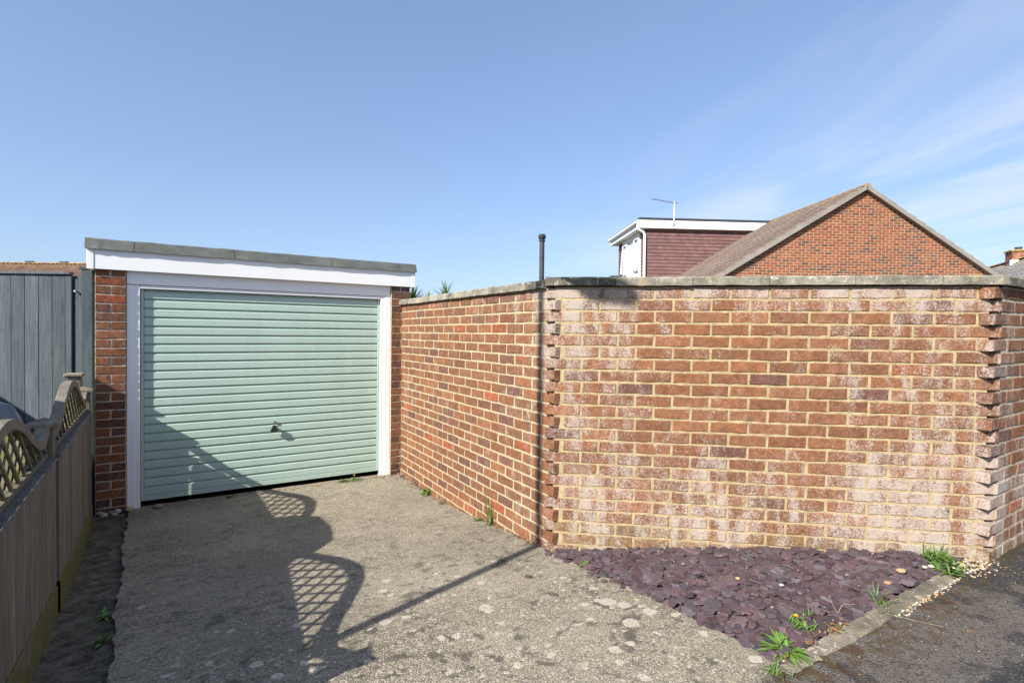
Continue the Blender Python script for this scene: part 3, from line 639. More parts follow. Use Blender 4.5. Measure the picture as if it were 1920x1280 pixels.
# ------------------------------------------------------------------ slate bed
bed_o = W(.0, 2.83, 0)
tri = [(-.03, 2.80), (1.90, 4.40), (1.86, 4.372), (.02, 4.365), (-.03, 4.30)]
def inbed(g, d):
    if g < -.025 or d > 4.355: return False
    t = (d-2.799)/.647; return g < t*.763 - .012 and g < 1.5 + (4.36-d)*.6
def bedz(g, d):
    edge = min((((d-2.799)/.647)*.763 - g)*.7 + .3, 1.0, (g+.06)*6 + .15, (4.40-d)*6 + .25)
    far_ = sm(d, 2.8, 3.5)
    return zd(d) - .012 + .022*max(0, min(1, edge)) + .018*sm(((d-2.799)/.647)*.763 - g, .35, .0)*far_
mb = MB(); mb.tint = (.075, .055, .058); gs = lin(-.03, 1.9, 40); ds = lin(2.8, 4.36, 34); P = []; F = []
for d in ds:
    lim = max(-.03, ((d-2.799)/.647)*.763)
    for i in range(41):
        g = -.03 + (lim+.03)*i/40; P.append((g, -d, bedz(g, d) - .014))
F = [[j*41+i, (j+1)*41+i, (j+1)*41+i+1, j*41+i+1] for j in range(34) for i in range(40)]
mb.add(P, F); tag(mb.build('slate_bed_base', M_SLATE, None, (GC.x, GC.y, 0), GA), kind='structure')
SL = [(q[0]*.62, q[1]*.57, q[2]*.60) for q in [(.150, .105, .115), (.135, .092, .104), (.165, .120, .128), (.128, .098, .112), (.175, .125, .125), (.14, .095, .10), (.16, .105, .105), (.15, .13, .15), (.18, .16, .175), (.125, .115, .115)]]
def chip(mb, c, r, tilt, yaw, th, tint):
    n = random.choice((5, 6, 6, 7)); asp = rnd(.55, .95)
    poly = []
    for k in range(n):
        a = 2*pi*(k + rnd(-.28, .28))/n; q = r*rnd(.8, 1.08); poly.append((q*cos(a), q*asp*sin(a)))
    M = Matrix.Translation(c) @ rotz(yaw) @ Matrix.Rotation(tilt, 4, 'Y') @ rotz(rnd(0, 6.28))
    mb.tint = tint; mb.prism(poly, -th/2, th/2, M)
random.seed(11)
mb = MB(); cnt = 0
while cnt < 3000:
    g, d = rnd(-.03, 1.9), rnd(2.8, 4.36)
    if not inbed(g, d): continue
    cnt += 1; lay = cnt/3000; r = rnd(.016, .040) if random.random() < .84 else rnd(.036, .052)
    k = rnd(.62, 1.35); tint = tuple(q*k for q in random.choice(SL))
    chip(mb, (g, -d, bedz(g, d) - .008 + .024*lay*rnd(.6, 1.2)), r, random.gauss(0, .15), rnd(0, 6.28), rnd(.004, .009), tint)
tag(mb.build('slate_chippings', M_SLATE, None, (GC.x, GC.y, 0), GA), 'plum coloured slate chippings filling the triangular bed below the wall', 'slate chippings', kind='stuff')
loose = [(-.064, 2.878, .03, 'slate chip at the wall corner, furthest out on the concrete'), (-.045, 2.962, .03, 'slate chip lying just below the wall corner on the concrete'), (-.055, 3.055, .026, 'slate chip on the drive edge below the corner tooth'),
         (-.07, 3.29, .022, 'upper one of two slate chips touching on the drive edge'), (-.07, 3.35, .022, 'lower one of two slate chips touching on the drive edge'), (-.085, 3.42, .018, 'lone flat slate chip on the drive edge beside the bed'),
         (-.06, 3.535, .02, 'slate chip stranded on the drive edge above the lichen rounds'), (-.373, 3.115, .022, 'dark slate chip stranded well out on the sunlit concrete'), (-.045, 4.009, .026, 'slate chip on the drive edge above the dandelion')]
for g, d, r, lab in loose:
    mb = MB(); chip(mb, (0, 0, .007), r, .05, rnd(0, 6), .008, random.choice(SL[:6])); tag(mb.build('slate_chip', M_SLATE, None, W(g, d)), lab, 'slate chip', 'loose slate chips on the concrete')

# ------------------------------------------------------------------ pebbles, gravel, leaves
def pebble(mb, c, r, tint, flat=.6):
    mb.tint = tint; n, m_ = 8, 4; P = [(c[0], c[1], c[2]-r*flat)]; ph = rnd(0, 6)
    for i in range(1, m_):
        t = -pi/2 + pi*i/m_
        for k in range(n):
            a = 2*pi*k/n + ph; q = r*rnd(.85, 1.1); P.append((c[0]+q*cos(t)*cos(a), c[1]+q*cos(t)*sin(a)*.8, c[2]+r*flat*sin(t)*rnd(.9, 1.1)))
    P.append((c[0], c[1], c[2]+r*flat)); L = len(P)-1
    F = [[0, 1+(k+1) % n, 1+k] for k in range(n)] + [[1+i*n+k, 1+i*n+(k+1) % n, 1+(i+1)*n+(k+1) % n, 1+(i+1)*n+k] for i in range(m_-2) for k in range(n)] + [[L, 1+(m_-2)*n+k, 1+(m_-2)*n+(k+1) % n] for k in range(n)]
    mb.add(P, F)
for g, d, r, c, lab in ((-2.585, .07, .034, (.42, .36, .26), 'cream pebble by the pier, nearest the fence'), (-2.515, .075, .028, (.36, .31, .23), 'tan pebble by the pier, in front of its middle'), (-2.50, -.035, .034, (.40, .41, .43), 'bluish white pebble against the garage pier'),
                       (-2.42, -.03, .038, (.44, .34, .22), 'orange-buff pebble at the foot of the white door frame'), (-2.215, .02, .036, (.30, .24, .17), 'brown pebble lying in front of the garage door'), (-2.62, -.0, .03, (.28, .25, .2), 'grey-brown pebble between fence post and pier'), (-2.55, .0, .026, (.25, .22, .18), 'dark pebble behind the cream ones at the pier')):
    mb = MB(); pebble(mb, (0, 0, r*.5), r, c); tag(mb.build('pebble', M_STONE, None, W(g, max(d, .0) + .012), smooth=True), lab, 'pebble', 'pebbles at the garage pier')
for g, d, r, c, lab in ((1.245, 4.27, .027, (.35, .26, .14), 'large yellow flint lying on the slate near the kerb'), (1.02, 4.30, .02, (.31, .21, .10), 'flat amber flint beside the grass tuft in the slate'), (1.10, 3.66, .02, (.42, .36, .3), 'pale pink flint near the wall in the slate'),
                       (1.085, 3.60, .018, (.38, .28, .17), 'tan flint touching the wall foot in the slate'), (.56, 4.02, .013, (.45, .45, .46), 'white chip in the middle of the slate bed'), (1.42, 4.31, .016, (.46, .41, .33), 'left one of two cream flints on the kerb edge'), (1.46, 4.325, .017, (.48, .44, .36), 'right one of two cream flints on the kerb edge'), (.45, 3.85, .014, (.5, .32, .16), 'small orange flint in the middle of the slate bed')):
    mb = MB(); pebble(mb, (0, 0, r*.4), r, c, .45); tag(mb.build('flint', M_STONE, None, W(g, d, bedz(g, d)+.018), smooth=True), lab, 'flint', 'flints in the slate bed')
mb = MB(); random.seed(5)
GRV = [(.45, .38, .27), (.40, .28, .13), (.48, .43, .35), (.33, .29, .24), (.3, .18, .08), (.2, .19, .18), (.5, .47, .41)]
for i in range(900):
    if i < 150: g = rnd(.75, 1.5); d = 4.437 + abs(random.gauss(0, .014)); r = rnd(.003, .008)
    elif i < 330: g = random.gauss(1.76, .11); d = random.gauss(4.43, .035) ; r = rnd(.003, .010)
    elif i < 650: g = rnd(-.6, 3); d = 4.44 + abs(random.gauss(0, .35)); r = rnd(.0012, .0032)
    elif i < 720: g = rnd(0, 1.7); d = rnd(3.2, 4.34); r = rnd(.003, .007)
    elif i < 790: g = rnd(-2.2, -.05); d = rnd(.5, 4.3); r = rnd(.0015, .004)
    else: d = rnd(.15, 3.4); g = rnd(-2.62, -2.42) + .06*d; r = rnd(.003, .011)
    if 650 <= i < 720:
        if not inbed(g, d): continue
        z = bedz(g, d)+.012
    else:
        z = zd(d)
        if d < 4.36 and g > -.03:
            if g > ((d-2.799)/.647)*.763 - .02: continue
        if d > 4.40: z -= .006
    if i >= 790: z -= .032
    pebble(mb, (g, -d, z+r*.3), r, random.choice(GRV) if i < 790 else random.choice([(.16, .13, .10), (.10, .08, .06), (.22, .19, .15)]), .55)
tag(mb.build('loose_gravel', M_STONE, None, (GC.x, GC.y, 0), GA, smooth=True), 'pale loose gravel and grit strewn along the kerb and corner', 'gravel', kind='stuff')
mb = MB(); random.seed(6)                       # dry litter in the angle between drive and wall
for i in range(420):
    u = random.random()
    if i < 230: d = rnd(.02, 2.75); k = sm(sin(d*5.2)+sin(d*2.3+1), .2, 1.4); 
    if i < 230:
        if random.random() > .25 + k: continue
        g = -.006 - abs(random.gauss(0, .018))
    elif i < 330: g = rnd(-2.3, -.1); d = .0 + abs(random.gauss(0, .02))
    else: g = rnd(0, .5); d = 4.345 + random.gauss(0, .02)
    L_ = rnd(.008, .022); a = rnd(0, 6.28); c = random.choice([(.22, .12, .06), (.30, .19, .10), (.16, .09, .06), (.33, .26, .19), (.26, .10, .04)]); mb.tint = c
    z = zd(d) + rnd(.002, .014); w = L_*rnd(.2, .6)
    mb.add([(g-L_*cos(a), -d-L_*sin(a), z), (g+w*sin(a), -d-w*cos(a), z+.006), (g+L_*cos(a), -d+L_*sin(a), z+rnd(0, .01)), (g-w*sin(a), -d+w*cos(a), z+.003)], [(0, 1, 2, 3)])
tag(mb.build('leaf_litter', M_STONE, None, (GC.x, GC.y, 0), GA), 'dry brown leaf litter caught along the wall foot and threshold', 'leaf litter', kind='stuff')

# ------------------------------------------------------------------ weeds
GRN = [(.075, .150, .022), (.095, .185, .028), (.060, .120, .018), (.12, .20, .035)]
def plant(name, label, g, d, blades, z=None, group='weeds at the edges of the drive', spread=.008, lift=0.0):
    loc = W(g, d, z); t = thing(name, label, 'weed', loc, 0, group); mb = MB()
    for (n, L0, L1, w0, w1, e0, e1, dr) in blades:
        for i in range(n):
            a = rnd(0, 2*pi); el = rnd(e0, e1); c = random.choice(GRN); k = rnd(.8, 1.25); mb.tint = tuple(q*k for q in c)
            q1, q2 = random.gauss(0, spread), random.gauss(0, spread); hh = lift*max(0, 1 - (q1*q1+q2*q2)/(4*spread*spread))*rnd(0, 1)
            mb.blade((q1, q2, hh), (cos(a)*cos(el), sin(a)*cos(el), sin(el)), rnd(L0, L1), rnd(w0, w1), dr*rnd(.7, 1.3))
    mb.build('leaves', M_LEAF, t, smooth=True); return t
def flower(t, x, y, h, r=.014):
    mb = MB(); mb.tint = (.14, .2, .05); mb.tube([(0, 0, 0), (x*.6, y*.6, h*.6), (x, y, h)], .002, 6); mb.build('stem', M_LEAF, t)
    mb = MB()
    for k in range(26):
        a = k*2.4; q = .3+.7*(k/26); mb.tint = (.80, .50, .01) if k % 2 else (.75, .40, .01)
        mb.blade((x, y, h), (cos(a)*q, sin(a)*q, 1.1-q*.8), r*(.7+.3*q), .006, .3, 2, .05)
    mb.build('flower_head', M_YEL, t)
random.seed(21)
dl = plant('dandelion', 'large green dandelion rosette at the corner of drive and kerb', .055, 4.335, [(60, .06, .125, .013, .023, .05, .7, .9), (34, .035, .085, .009, .016, .4, 1.3, .6)])
d2 = plant('dandelion', 'small yellow-flowered weed just behind the big dandelion rosette', .27, 4.285, [(60, .015, .04, .005, .010, .2, 1.3, .5)], z=bedz(.27, 4.285)+.012, spread=.025); flower(d2, -.02, .01, .035)
plant('grass_tuft', 'three thin grass blades rising from the slate near the dandelion', .36, 4.27, [(9, .04, .09, .003, .005, .8, 1.3, .3)], z=bedz(.36, 4.27)+.01)
plant('low_weed', 'mat of tiny green leaves along the kerb behind the dandelion', .40, 4.335, [(110, .010, .022, .005, .009, .1, 1.3, .4)], spread=.035, lift=.012)
plant('grass_tuft', 'grass tuft on the kerb in the middle of the slate edge', .82, 4.36, [(22, .05, .12, .003, .006, .6, 1.35, .4), (60, .012, .03, .005, .009, .2, 1.2, .4)], spread=.022)
plant('grass_tuft', 'small grass sprig on the road side of the kerb joint', .72, 4.42, [(16, .03, .07, .003, .006, .2, 1.2, .5)], spread=.012)
plant('grass_tuft', 'sparse grass tuft on the broken drive corner by the road', -.12, 4.405, [(34, .03, .085, .002, .005, .3, 1.3, .5)], spread=.02)
cp = plant('bushy_weed', 'bushy bright green weed growing against the right wall corner', 1.63, 4.30, [(260, .015, .04, .005, .011, .1, 1.4, .5), (40, .05, .11, .003, .006, .8, 1.4, .3)], spread=.05, lift=.05)
plant('broadleaf_weed', 'broad-leaved weed sprawling over the kerb end onto the road', 1.49, 4.385, [(26, .05, .10, .010, .018, .1, .9, .7)], spread=.02)
plant('broadleaf_weed', 'green weed on the concrete against the side wall', -.028, .83, [(60, .03, .075, .008, .016, .1, 1.3, .6)], spread=.03, lift=.04)
plant('tall_grass', 'tall upright grass clump against the side wall', -.022, 2.06, [(12, .16, .30, .005, .009, 1.2, 1.5, .15), (8, .12, .22, .004, .007, .7, 1.1, .7)])
plant('low_weed', 'tiny clover-like weed left of the tall grass', -.035, 1.88, [(22, .02, .05, .006, .012, .2, 1.0, .5)])
wf = plant('flowering_weed', 'low weed with one yellow bloom at the garage door threshold', -.50, .005, [(60, .02, .045, .006, .012, .1, 1.1, .5)], spread=.03); flower(wf, .0, -.02, .055, .016)
plant('low_weed', 'low green weed beside the yellow bloom at the threshold', -.62, .0, [(60, .02, .045, .006, .012, .2, 1.2, .5)], spread=.03)
plant('low_weed', 'small green weed at the threshold in the fence shadow', -1.655, .0, [(20, .03, .06, .008, .014, .2, .9, .6)])
plant('low_weed', 'little weed at the drive edge below the wall corner teeth', -.02, 3.165, [(18, .02, .05, .005, .010, .2, 1.2, .5)])
plant('low_weed', 'fine green weed at the wall foot in the middle of the slate', .985, 3.615, [(24, .02, .05, .005, .01, .2, 1.2, .5)], z=bedz(.98, 3.6))
plant('broadleaf_weed', 'dark weed in the shaded gap by the fence, further from the road', -2.34, 2.16, [(9, .05, .10, .016, .026, .1, .6, .6)], z=zd(2.16)-.02)
plant('broadleaf_weed', 'dark weed in the shaded gap by the fence, nearer the road', -2.33, 2.50, [(11, .05, .09, .012, .02, .1, .8, .6)], z=zd(2.5)-.02)
def dry(label, g, d, n, L0, L1, spread=.05):
    t = thing('dry_weed', label, 'dead weed', W(g, d), 0, 'withered weeds'); mb = MB()
    for i in range(n):
        a = rnd(0, 6.28); el = rnd(.2, 1.4); mb.tint = random.choice([(.30, .22, .15), (.22, .15, .10), (.38, .31, .24)])
        mb.blade((rnd(-spread, spread)*SD.x, rnd(-spread, spread)*SD.y, 0), (cos(a)*cos(el), sin(a)*cos(el), sin(el)), rnd(L0, L1), rnd(.002, .005), rnd(.3, 1.2))
    mb.build('stalks', M_STONE, t)
dry('withered brown weed at the inner corner by the door frame', -.045, .10, 50, .03, .09)
dry('withered grey weed on the side wall foot near the garage', -.035, .42, 60, .03, .10)
dry('withered tangle on the side wall foot beyond the green weed', -.035, 1.20, 60, .03, .09)
t = thing('dead_stem', 'bleached forked dead stem lying on the slate at the kerb', 'dead stem', W(.50, 4.32, bedz(.5, 4.32)+.015)); mb = MB(); mb.tint = (.34, .28, .22)
mb.tube([(0, 0, 0), (-.02, .01, .045), (-.035, .01, .085)], .0011, 5); mb.tube([(0, 0, .01), (.03, .02, .035), (.10, .04, .03)], .0012, 5); mb.build('stalk', M_STONE, t)
t = thing('twig', 'thin straight dead stem lying across the kerb onto the road', 'twig', W(.70, 4.41, zd(4.4)+.016)); mb = MB(); mb.tint = (.25, .2, .16)
mb.tube([(0, 0, 0), (.09, -.055, -.004), (.20, -.10, -.010)], .0012, 5); mb.build('stalk', M_STONE, t)

# ------------------------------------------------------------------ things behind the wall
fl = thing('flue_pipe', 'dark grey capped flue pipe rising behind the wall corner', 'pipe', (.641, 11.6, -.07))
mb = MB(); mb.tube([(0, 0, 0), (0, 0, 3.72)], .055, 20); mb.build('pipe', M_DARK, fl)
mb = MB(); mb.tube([(0, 0, 3.66), (0, 0, 3.665), (0, 0, 3.70), (0, 0, 3.705)], [.056, .068, .068, .056], 20); mb.tube([(0, 0, 3.72), (0, 0, 3.735), (0, 0, 3.79), (0, 0, 3.822), (0, 0, 3.83)], [.066, .083, .083, .066, .03], 20); mb.build('cap', M_BLACK, fl)
mb = MB(); mb.tube([(0, 0, 3.32), (0, 0, 3.33)], .059, 20); mb.tube([(0, 0, 2.86), (0, 0, 2.87)], .059, 20); mb.build('joint_collar', M_BLACK, fl)
random.seed(31)
def spiky(name, label, loc, h, n, L0, L1, w, spread, trunk=True):
    t = thing(name, label, 'plant', loc, 0)
    mb = MB(); mb.tint = (.12, .09, .05); mb.tube([(0, 0, 0), (.02, 0, h*.5), (0, 0, h)], [.05, .04, .035], 8); mb.build('trunk', M_STONE, t)
    mb = MB()
    for i in range(n):
        a = rnd(0, 6.28); el = rnd(*spread); k = rnd(.8, 1.3); c = random.choice(GRN[:3]); mb.tint = tuple(q*k for q in (c[0]*1.15, c[1]*1.0, c[2]*1.2))
        mb.blade((rnd(-.03, .03), rnd(-.03, .03), h + rnd(-.12, .03)), (cos(a)*cos(el), sin(a)*cos(el), sin(el)), rnd(L0, L1), w*rnd(.7, 1.2), rnd(.3, .9), 6)
    mb.build('leaves', M_LEAF, t, smooth=True)
spiky('cordyline', 'spiky green palm-like crown showing above the coping', (-1.08, 8.5, -.07), 2.22, 60, .2, .36, .022, (-.2, 1.5))
spiky('cordyline', 'dense grassy green plant top right beside the garage fascia', (-1.60, 8.3, -.07), 2.06, 150, .22, .42, .022, (.4, 1.5))
spiky('cordyline', 'lower grassy green plant top between the two taller ones', (-1.38, 8.6, -.07), 2.04, 110, .18, .36, .02, (.3, 1.5))

# ------------------------------------------------------------------ bungalow with dormer
HY = radians(4.0); H0 = Vector((9.87, 14.8, 0)); PT = math.tan(radians(31.3)); RZ = 4.235 + EYE; HW = 5.6; EZ = RZ - HW*PT; HL = 13.0
house = thing('bungalow', 'red brick gabled bungalow with a tile-hung dormer behind the wall', 'house', H0, HY)
def hp(name, mat, fn, parent=None, smooth=False):
    mb = MB(); fn(mb); return mb.build(name, mat, parent or house, smooth=smooth)
def gbk(mb):
    mb.tint = (.56, .48, .36); mb.add([(-HW+.1, .01, -.1), (HW-.1, .01, -.1), (HW-.1, .01, EZ), (0, .01, RZ-.10), (-HW+.1, .01, EZ)], [(0, 1, 2, 3, 4)])
gw = hp('gable_wall', M_MORTAR, gbk)
hp('long_wall', M_BRICK, lambda mb: (setattr(mb, 'tint', (.31, .105, .058)), mb.cbox(-HW+.1, -HW+.3, .02, HL, -.1, EZ), mb.cbox(HW-.3, HW-.1, .02, HL, -.1, EZ), mb.cbox(-HW+.31, HW-.31, HL-.2, HL, -.1, EZ)))
gb_ = []
HB = [(.27, .092, .042), (.25, .083, .04), (.29, .096, .042), (.23, .076, .038), (.27, .10, .048)]
for r in range(0, 58):
    z = RZ - .17 - .075*r
    if z < 1.62 + EYE: break
    half = (RZ - .075 - z - .033)/PT; off = 0 if r % 2 else .1125
    k0 = int(-half/.225) - 2
    for k in range(k0, -k0+2):
        a, b = k*.225 + off, (k+1)*.225 + off; a, b = max(a, -half), min(b, half)
        if b - a > .05: gb_.append((b-a, a, b, z))
random.shuffle(gb_)
rest = MB(); 
gb_.sort(key=lambda q: -round(q[0], 2))
for i, (L_, a, b, z) in enumerate(gb_):
    c = random.choice(HB) if random.random() > .22 else random.choice(PURP + HOT[:1]); k = rnd(.85, 1.12); c = tuple(q*k for q in c)
    if i < 300:
        mb = MB(); mb.tint = c; brick_into(mb, L_-.014, .1, .0615, j=.001, seg=2); mb.build('brick', M_BRICK, gw, ((a+b)/2, 0, z))
    else:
        rest.tint = c; brick_into(rest, L_-.014, .1, .0615, Matrix.Translation(((a+b)/2, 0, z)), j=.001, seg=2)
tag(rest.build('further_bricks', M_BRICK, gw), kind='stuff')
def slope(side, x0, x1):                 # interlocking tiles: columns with rolls, courses with steps
    mb = MB(); ncol = int(HL/.30); course = .34; SLN = HW/cos(atan2(PT, 1)); nc = int(SLN/course) + 1
    for c in range(ncol):
        y0 = -.12 + c*.30; k = rnd(.85, 1.12)
        for q in range(nc):
            s0, s1 = q*course, min((q+1)*course + .02, SLN); kk = k*rnd(.92, 1.08); mb.tint = (kk, kk, kk); mb.eff = max(0, .30 - .5*(s0)) if random.random() < .6 else .0
            def pt(s, y, h):
                x = s*cos(atan2(PT, 1)); z = RZ - s*sin(atan2(PT, 1)); return (side*(x + h*sin(atan2(PT, 1))), y, z + h*cos(atan2(PT, 1)))
            prof = [(0, -.01), (.04, -.01), (.07, .055), (.13, .065), (.20, .065), (.26, .055), (.29, -.01), (.30, -.01)]
            P = [pt(s0, y0+a, h + .0) for a, h in prof] + [pt(s1, y0+a, h+.012) for a, h in prof] + [pt(s1, y0+a, -.01) for a, h in prof]; n = len(prof)
            mb.add(P, [[i, i+1, n+i+1, n+i] for i in range(n-1)] + [[n+i, n+i+1, 2*n+i+1, 2*n+i] for i in range(n-1)])
    o = mb.build('roof_tiles', M_TILE, house); tag(o, kind='stuff'); return o
slope(-1, 0, 0); slope(1, 0, 0)
for side in (-1, 1):                      # verge: cement strip and lapped tile ends
    mb = MB(); mb.tint = (1.5, 1.42, 1.3); ca, sa_ = cos(atan2(PT, 1)), sin(atan2(PT, 1)); SLN = HW/ca; n = int(SLN/.34)+1
    for q in range(n):
        s0, s1 = q*.34, min((q+1)*.34, SLN); P = []
        for s, h in ((s0, .012), (s1, .040)):
            for y in (-.135, -.02):
                for hh in (-.09, h): P.append((side*(s*ca + hh*sa_), y, RZ - s*sa_ + hh*ca))
        mb.add(P, [(0, 1, 5, 4), (1, 3, 7, 5), (2, 6, 7, 3), (0, 4, 6, 2), (4, 5, 7, 6), (0, 2, 3, 1)])
    mb.build('verge', M_GREYTILE, house)
def ridge(mb):
    for k in range(int(HL/.45)):
        y0 = -.13 + k*.45; mb.tint = (1.25, 1.25, 1.25); mb.eff = .45
        P = [(.14*sin(a), y, RZ - .035 + .12*cos(a) - .03 + (.008 if y == y0 else 0)) for y in (y0, y0+.46) for a in (-1.3, -.7, 0, .7, 1.3)]
        mb.add(P, [[i, i+1, 6+i, 5+i] for i in range(4)] + [[0, 1, 2, 3, 4][::-1]])
hp('ridge_tiles', M_TILE, ridge)
# dormer on the left slope: cheek faces the camera
DY0, DY1, DX, DT = 4.55, 8.15, -4.75, 4.16 - 14.8*0 + EYE - .0
Dz0, Dzt = 1.2 + EYE, 3.86 + EYE
dorm = hp('dormer', M_HANG, lambda mb: (setattr(mb, 'tint', (.8, .8, .8)), mb.cbox(DX+.02, -.4, DY0+.02, DY1, Dz0, Dzt)))
def hung(mb, x0, x1, y, face):
    r = 0; z = Dzt - .125
    while z > Dz0:
        off = .0825*(r % 2); n = int((x1-x0)/.165) + 2
        for k in range(n):
            a, b = max(x0, x0 + k*.165 - off), min(x1, x0 + (k+1)*.165 - off)
            if b - a < .02: continue
            q = rnd(.86, 1.12); mb.tint = (q, q*rnd(.95, 1.03), q)
            if face == 'y': P = [(a+.001, y-.036, z), (b-.001, y-.036, z), (b-.001, y-.012, z+.14), (a+.001, y-.012, z+.14), (a+.001, y-.002, z), (b-.001, y-.002, z)]
            else: P = [(y-.036, b-.001, z), (y-.036, a+.001, z), (y-.012, a+.001, z+.14), (y-.012, b-.001, z+.14), (y-.002, b-.001, z), (y-.002, a+.001, z)]
            mb.add(P, [(0, 1, 2, 3), (0, 4, 5, 1)])
        z -= .125; r += 1
ht = hp('hung_tiles', M_HANG, lambda mb: hung(mb, DX+.02, -.4, DY0+.02, 'y'), dorm); tag(ht, kind='stuff')
ht = hp('hung_tiles', M_HANG, lambda mb: (hung(mb, DY0+.05, DY0+.55, DX+.02, 'x'), hung(mb, DY1-.75, DY1, DX+.02, 'x')), dorm); tag(ht, kind='stuff')
hp('dormer_fascia', M_WHITE, lambda mb: (mb.cbox(DX-.30, .6, DY0-.16, DY0-.13, Dzt-.02, Dzt+.26, .004), mb.cbox(DX-.30, DX-.27, DY0-.128, DY1+.2, Dzt-.02, Dzt+.26, .004), mb.cbox(DX-.268, .6, DY0-.128, DY0+.03, Dzt-.03, Dzt-.01)), dorm)
hp('dormer_soffit', M_WHITE, lambda mb: mb.cbox(DX-.268, DX+.02, DY0+.032, DY1+.2, Dzt-.03, Dzt-.01), dorm)
hp('dormer_roof', M_DARK, lambda mb: mb.cbox(DX-.31, .55, DY0-.17, DY1+.22, Dzt+.262, Dzt+.35, .01), dorm)
hp('gutter', M_WHITE, lambda mb: mb.tube([(DX-.36, DY0-.18, Dzt+.20), (DX-.36, DY1+.24, Dzt+.20)], .065, 12), dorm)
hp('downpipe', M_WHITE, lambda mb: mb.tube([(DX-.34, DY0-.12, Dzt+.18), (DX-.34, DY0-.10, Dzt-.06), (DX-.10, DY0-.06, Dzt-.18), (DX-.07, DY0-.06, Dzt-.26), (DX-.07, DY0-.06, Dz0)], .05, 12), dorm)
wx = DX - .01; wy0, wy1, wz1 = DY0+.58, DY1-.78, Dzt - .16
win = hp('window', M_WHITE, lambda mb: (mb.cbox(wx-.05, wx+.02, wy0, wy1, wz1, wz1+.13, .004), [mb.cbox(wx-.05, wx+.02, y, y+.09, Dz0, wz1-.002, .004) for y in (wy0, wy0+.62, wy1-.71, wy1-.09)], mb.cbox(wx-.045, wx+.015, wy0+.095, wy1-.095, Dz0+.9, Dz0+.97)), dorm)
for a, b in ((wy0+.09, wy0+.62), (wy0+.71, wy1-.71), (wy1-.62, wy1-.09)): hp('pane', M_PANE, lambda mb: mb.cbox(wx-.012, wx-.004, a+.002, b-.002, Dz0, wz1-.003), win)
for y in (wy0+.36, wy1-.36):
    M = Matrix.Translation((wx-.05, y, wz1-.02)) @ Matrix.Rotation(.07, 4, 'Y')
    hp('open_sash', M_WHITE, lambda mb: (mb.cbox(-.03, .0, -.30, -.22, -1.2, 0, .003, M), mb.cbox(-.03, 0, .22, .30, -1.2, 0, .003, M), mb.cbox(-.03, 0, -.218, .218, -1.2, -1.12, .003, M), mb.cbox(-.03, 0, -.218, .218, -.08, 0, .003, M)), win)
hp('curtain', M_WHITE, lambda mb: [mb.tube([(wx+.06, wy0+.8+k*.07, Dz0), (wx+.06, wy0+.8+k*.07, wz1)], .035, 8) for k in range(int((wy1-wy0-1.6)/.07))], win)
ant = thing('tv_aerial', 'white television aerial on a short mast on the dormer fascia', 'aerial', (H0 + rotz(HY).to_3x3() @ Vector((DX+.95, DY0-.20, 0))) + Vector((0, 0, Dzt+.12)), HY)
mb = MB(); mb.tube([(-.06, .03, -.05), (0, 0, .02), (.01, 0, .82)], .017, 8); mb.build('mast', M_WHITE, ant)
mb = MB(); mb.tube([(-.85, -.1, .86), (.12, .02, .76)], .014, 8); mb.build('boom', M_STEEL, ant)
mb = MB()
for k in range(11):
    u = k/10; c = Vector((-.85 + .97*u, -.1 + .12*u, .86-.10*u)); mb.tube([c + Vector((.02, -.13, 0)), c + Vector((-.02, .13, 0))], .005, 5)
mb.build('elements', M_STEEL, ant)
mb = MB(); mb.tube([(-.06, .03, -.05), (.02, .02, -.16), (.12, .02, -.24), (.10, .02, .1)], .006, 5); mb.build('cable', M_BLACK, ant)
# low flat-roofed bay just showing left of the dormer
t = thing('far_dormer', 'small white-trimmed dormer end peeping above the coping left of the bungalow', 'dormer', (4.62, 24.0, 0), 0)
mb = MB(); mb.cbox(-.05, 1.6, 0, 2.0, 0, 2.36+EYE); mb.build('wall', M_HANG, t)
mb = MB(); mb.cbox(-.35, 1.7, -.2, 2.1, 2.42+EYE, 2.58+EYE, .01); mb.tube([(.0, -.08, 0), (.0, -.08, 2.42+EYE)], .06, 10); mb.build('fascia', M_WHITE, t)
mb = MB(); mb.cbox(-.15, 1.7, -.15, 2.1, 2.581+EYE, 2.68+EYE, .01); mb.build('roof', M_DARK, t)

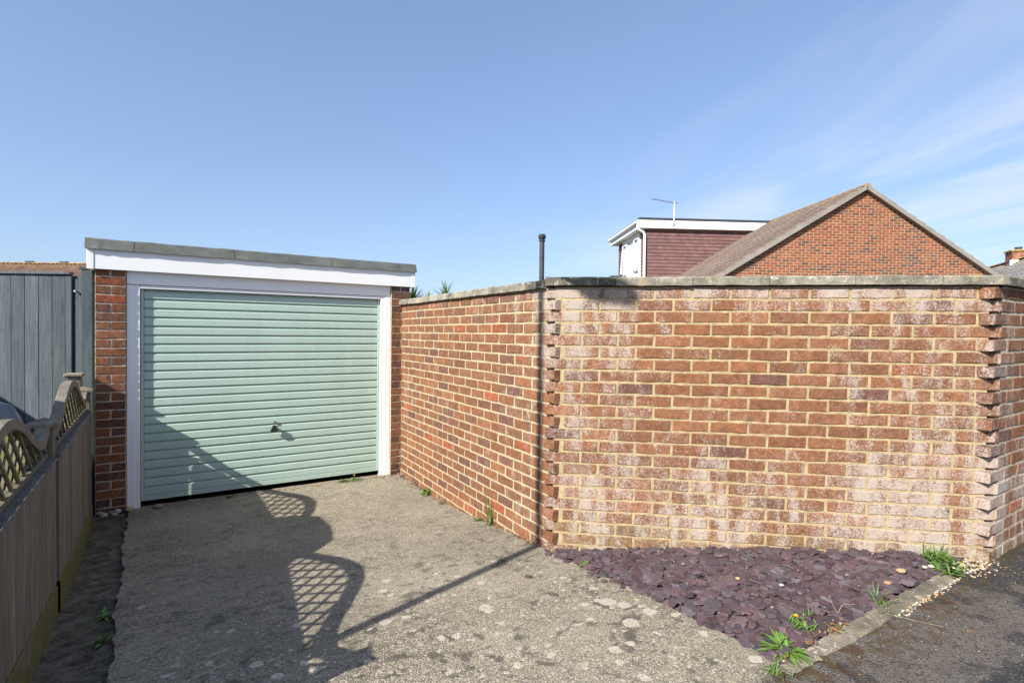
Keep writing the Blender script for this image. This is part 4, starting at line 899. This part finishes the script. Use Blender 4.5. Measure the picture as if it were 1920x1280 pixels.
# ------------------------------------------------------------------ other far houses
def far_house(name, label, loc, rz, half, ridge_z, pitch, length, mat, tint, vents=(), chimney=None, col=.30):
    t = thing(name, label, 'house', loc, rz); k = math.tan(pitch); ez = ridge_z - half*k
    mb = MB(); mb.tint = (.31, .11, .06); mb.cbox(-length/2+.1, length/2-.1, -half+.3, half-.3, -.1, ez); mb.build('wall', M_BRICK, t)
    mb = MB(); sl = half/cos(pitch); nc = int(sl/.33)
    for sgn in (-1, 1):
        for q in range(nc):
            for c in range(int(length/col)):
                x0 = -length/2 + c*col; kk = rnd(.8, 1.15); mb.tint = tuple(v*kk for v in tint); s0, s1 = q*.33, (q+1)*.33+.02; P = []
                mb.eff = .3*max(0, 1-q/2)
                prof = [(0, .0), (.25*col, .045), (.55*col, .045), (.8*col, .0), (col, .0)]
                for s, add in ((s0, 0), (s1, .03)):
                    for a, h in prof: hh = h + add; P.append((x0+a, sgn*(s*cos(pitch) + hh*sin(pitch)), ridge_z - s*sin(pitch) + hh*cos(pitch)))
                P += [(x, y, z-.06) for x, y, z in P[5:10]]
                mb.add(P, [[i, i+1, 6+i, 5+i] for i in range(4)] + [[5+i, 6+i, 11+i, 10+i] for i in range(4)])
    tag(mb.build('roof_tiles', mat, t), kind='stuff')
    mb = MB(); mb.eff = .9; mb.tint = tuple(v*1.1 for v in tint)
    n = int(length/.45)
    for c in range(n):
        x0 = -length/2 + c*.45; P = [(x, .16*sin(a), ridge_z + .01 + .12*cos(a)) for x in (x0, x0+.455) for a in (-1.3, -.6, 0, .6, 1.3)]
        mb.add(P, [[i, i+1, 6+i, 5+i] for i in range(4)])
    mb.build('ridge_tiles', mat, t)
    for x in vents: mb = MB(); mb.cbox(x-.25, x+.25, -.13, .13, ridge_z+.08, ridge_z+.2, .02); mb.build('ridge_vent', M_DARK, t)
    if chimney:
        x, y, w, z0, z1 = chimney; mb = MB(); mb.tint = (.52, .45, .34); mb.cbox(x-w/2+.008, x+w/2-.008, y-w/2+.008, y+w/2-.008, z0, z1); ch = mb.build('chimney', M_MORTAR, t)
        mb = MB(); z = z0
        r = 0
        while z < z1 - .07:
            for face in range(4):
                for q in range(3):
                    a0 = -w/2 + q*w/3; mb.tint = random.choice(HB + PURP); M = Matrix.Translation((x, y, z+.0375)) @ rotz(face*pi/2) @ Matrix.Translation((a0 + w/6 + (.02 if r % 2 else -.02), -w/2, 0))
                    brick_into(mb, w/3-.012, .05, .064, M, .001, 1)
            z += .075; r += 1
        tag(mb.build('chimney_bricks', M_BRICK, ch), kind='stuff')
        mb = MB(); mb.tint = (.36, .26, .10); mb.cbox(x-w/2-.05, x+w/2+.05, y-w/2-.05, y+w/2+.05, z1, z1+.07, .01); mb.build('chimney_cap', M_COPING, ch)
        mb = MB(); mb.tint = (.05, .05, .05); mb.tube([(x, y, z1+.07), (x, y, z1+.14), (x, y, z1+.15), (x, y, z1+.20)], [.10, .10, .13, .13], 12); mb.build('chimney_pot', M_DARK, ch)
        mb = MB(); mb.cbox(x-w/2-.12, x-w/2-.005, y-w/2-.1, y+w/2+.1, z0+.02, z0+.26, .02); mb.tint = (.5, .48, .45); mb.build('flashing', M_COPING, t)
    return t
far_house('far_bungalow', 'brown tiled bungalow roof with mossy ridge above the blue-grey fence', (-30.5, 36.0, 0), radians(1.5), 5.0, 4.40+EYE, radians(30), 18, M_TILE, (1.0, .85, .75), (-2.6, -.3, 2.0, 4.0), col=.30)
far_house('far_bungalow', 'grey tiled roof with brick chimney at the right edge behind the wall', (21.15, 22.0, 0), radians(66), 5.0, 3.24+EYE, radians(35), 14, M_GREYTILE, (1.0, 1.0, 1.0), (), (-.1, 0, .62, 3.0+EYE, 3.62+EYE))
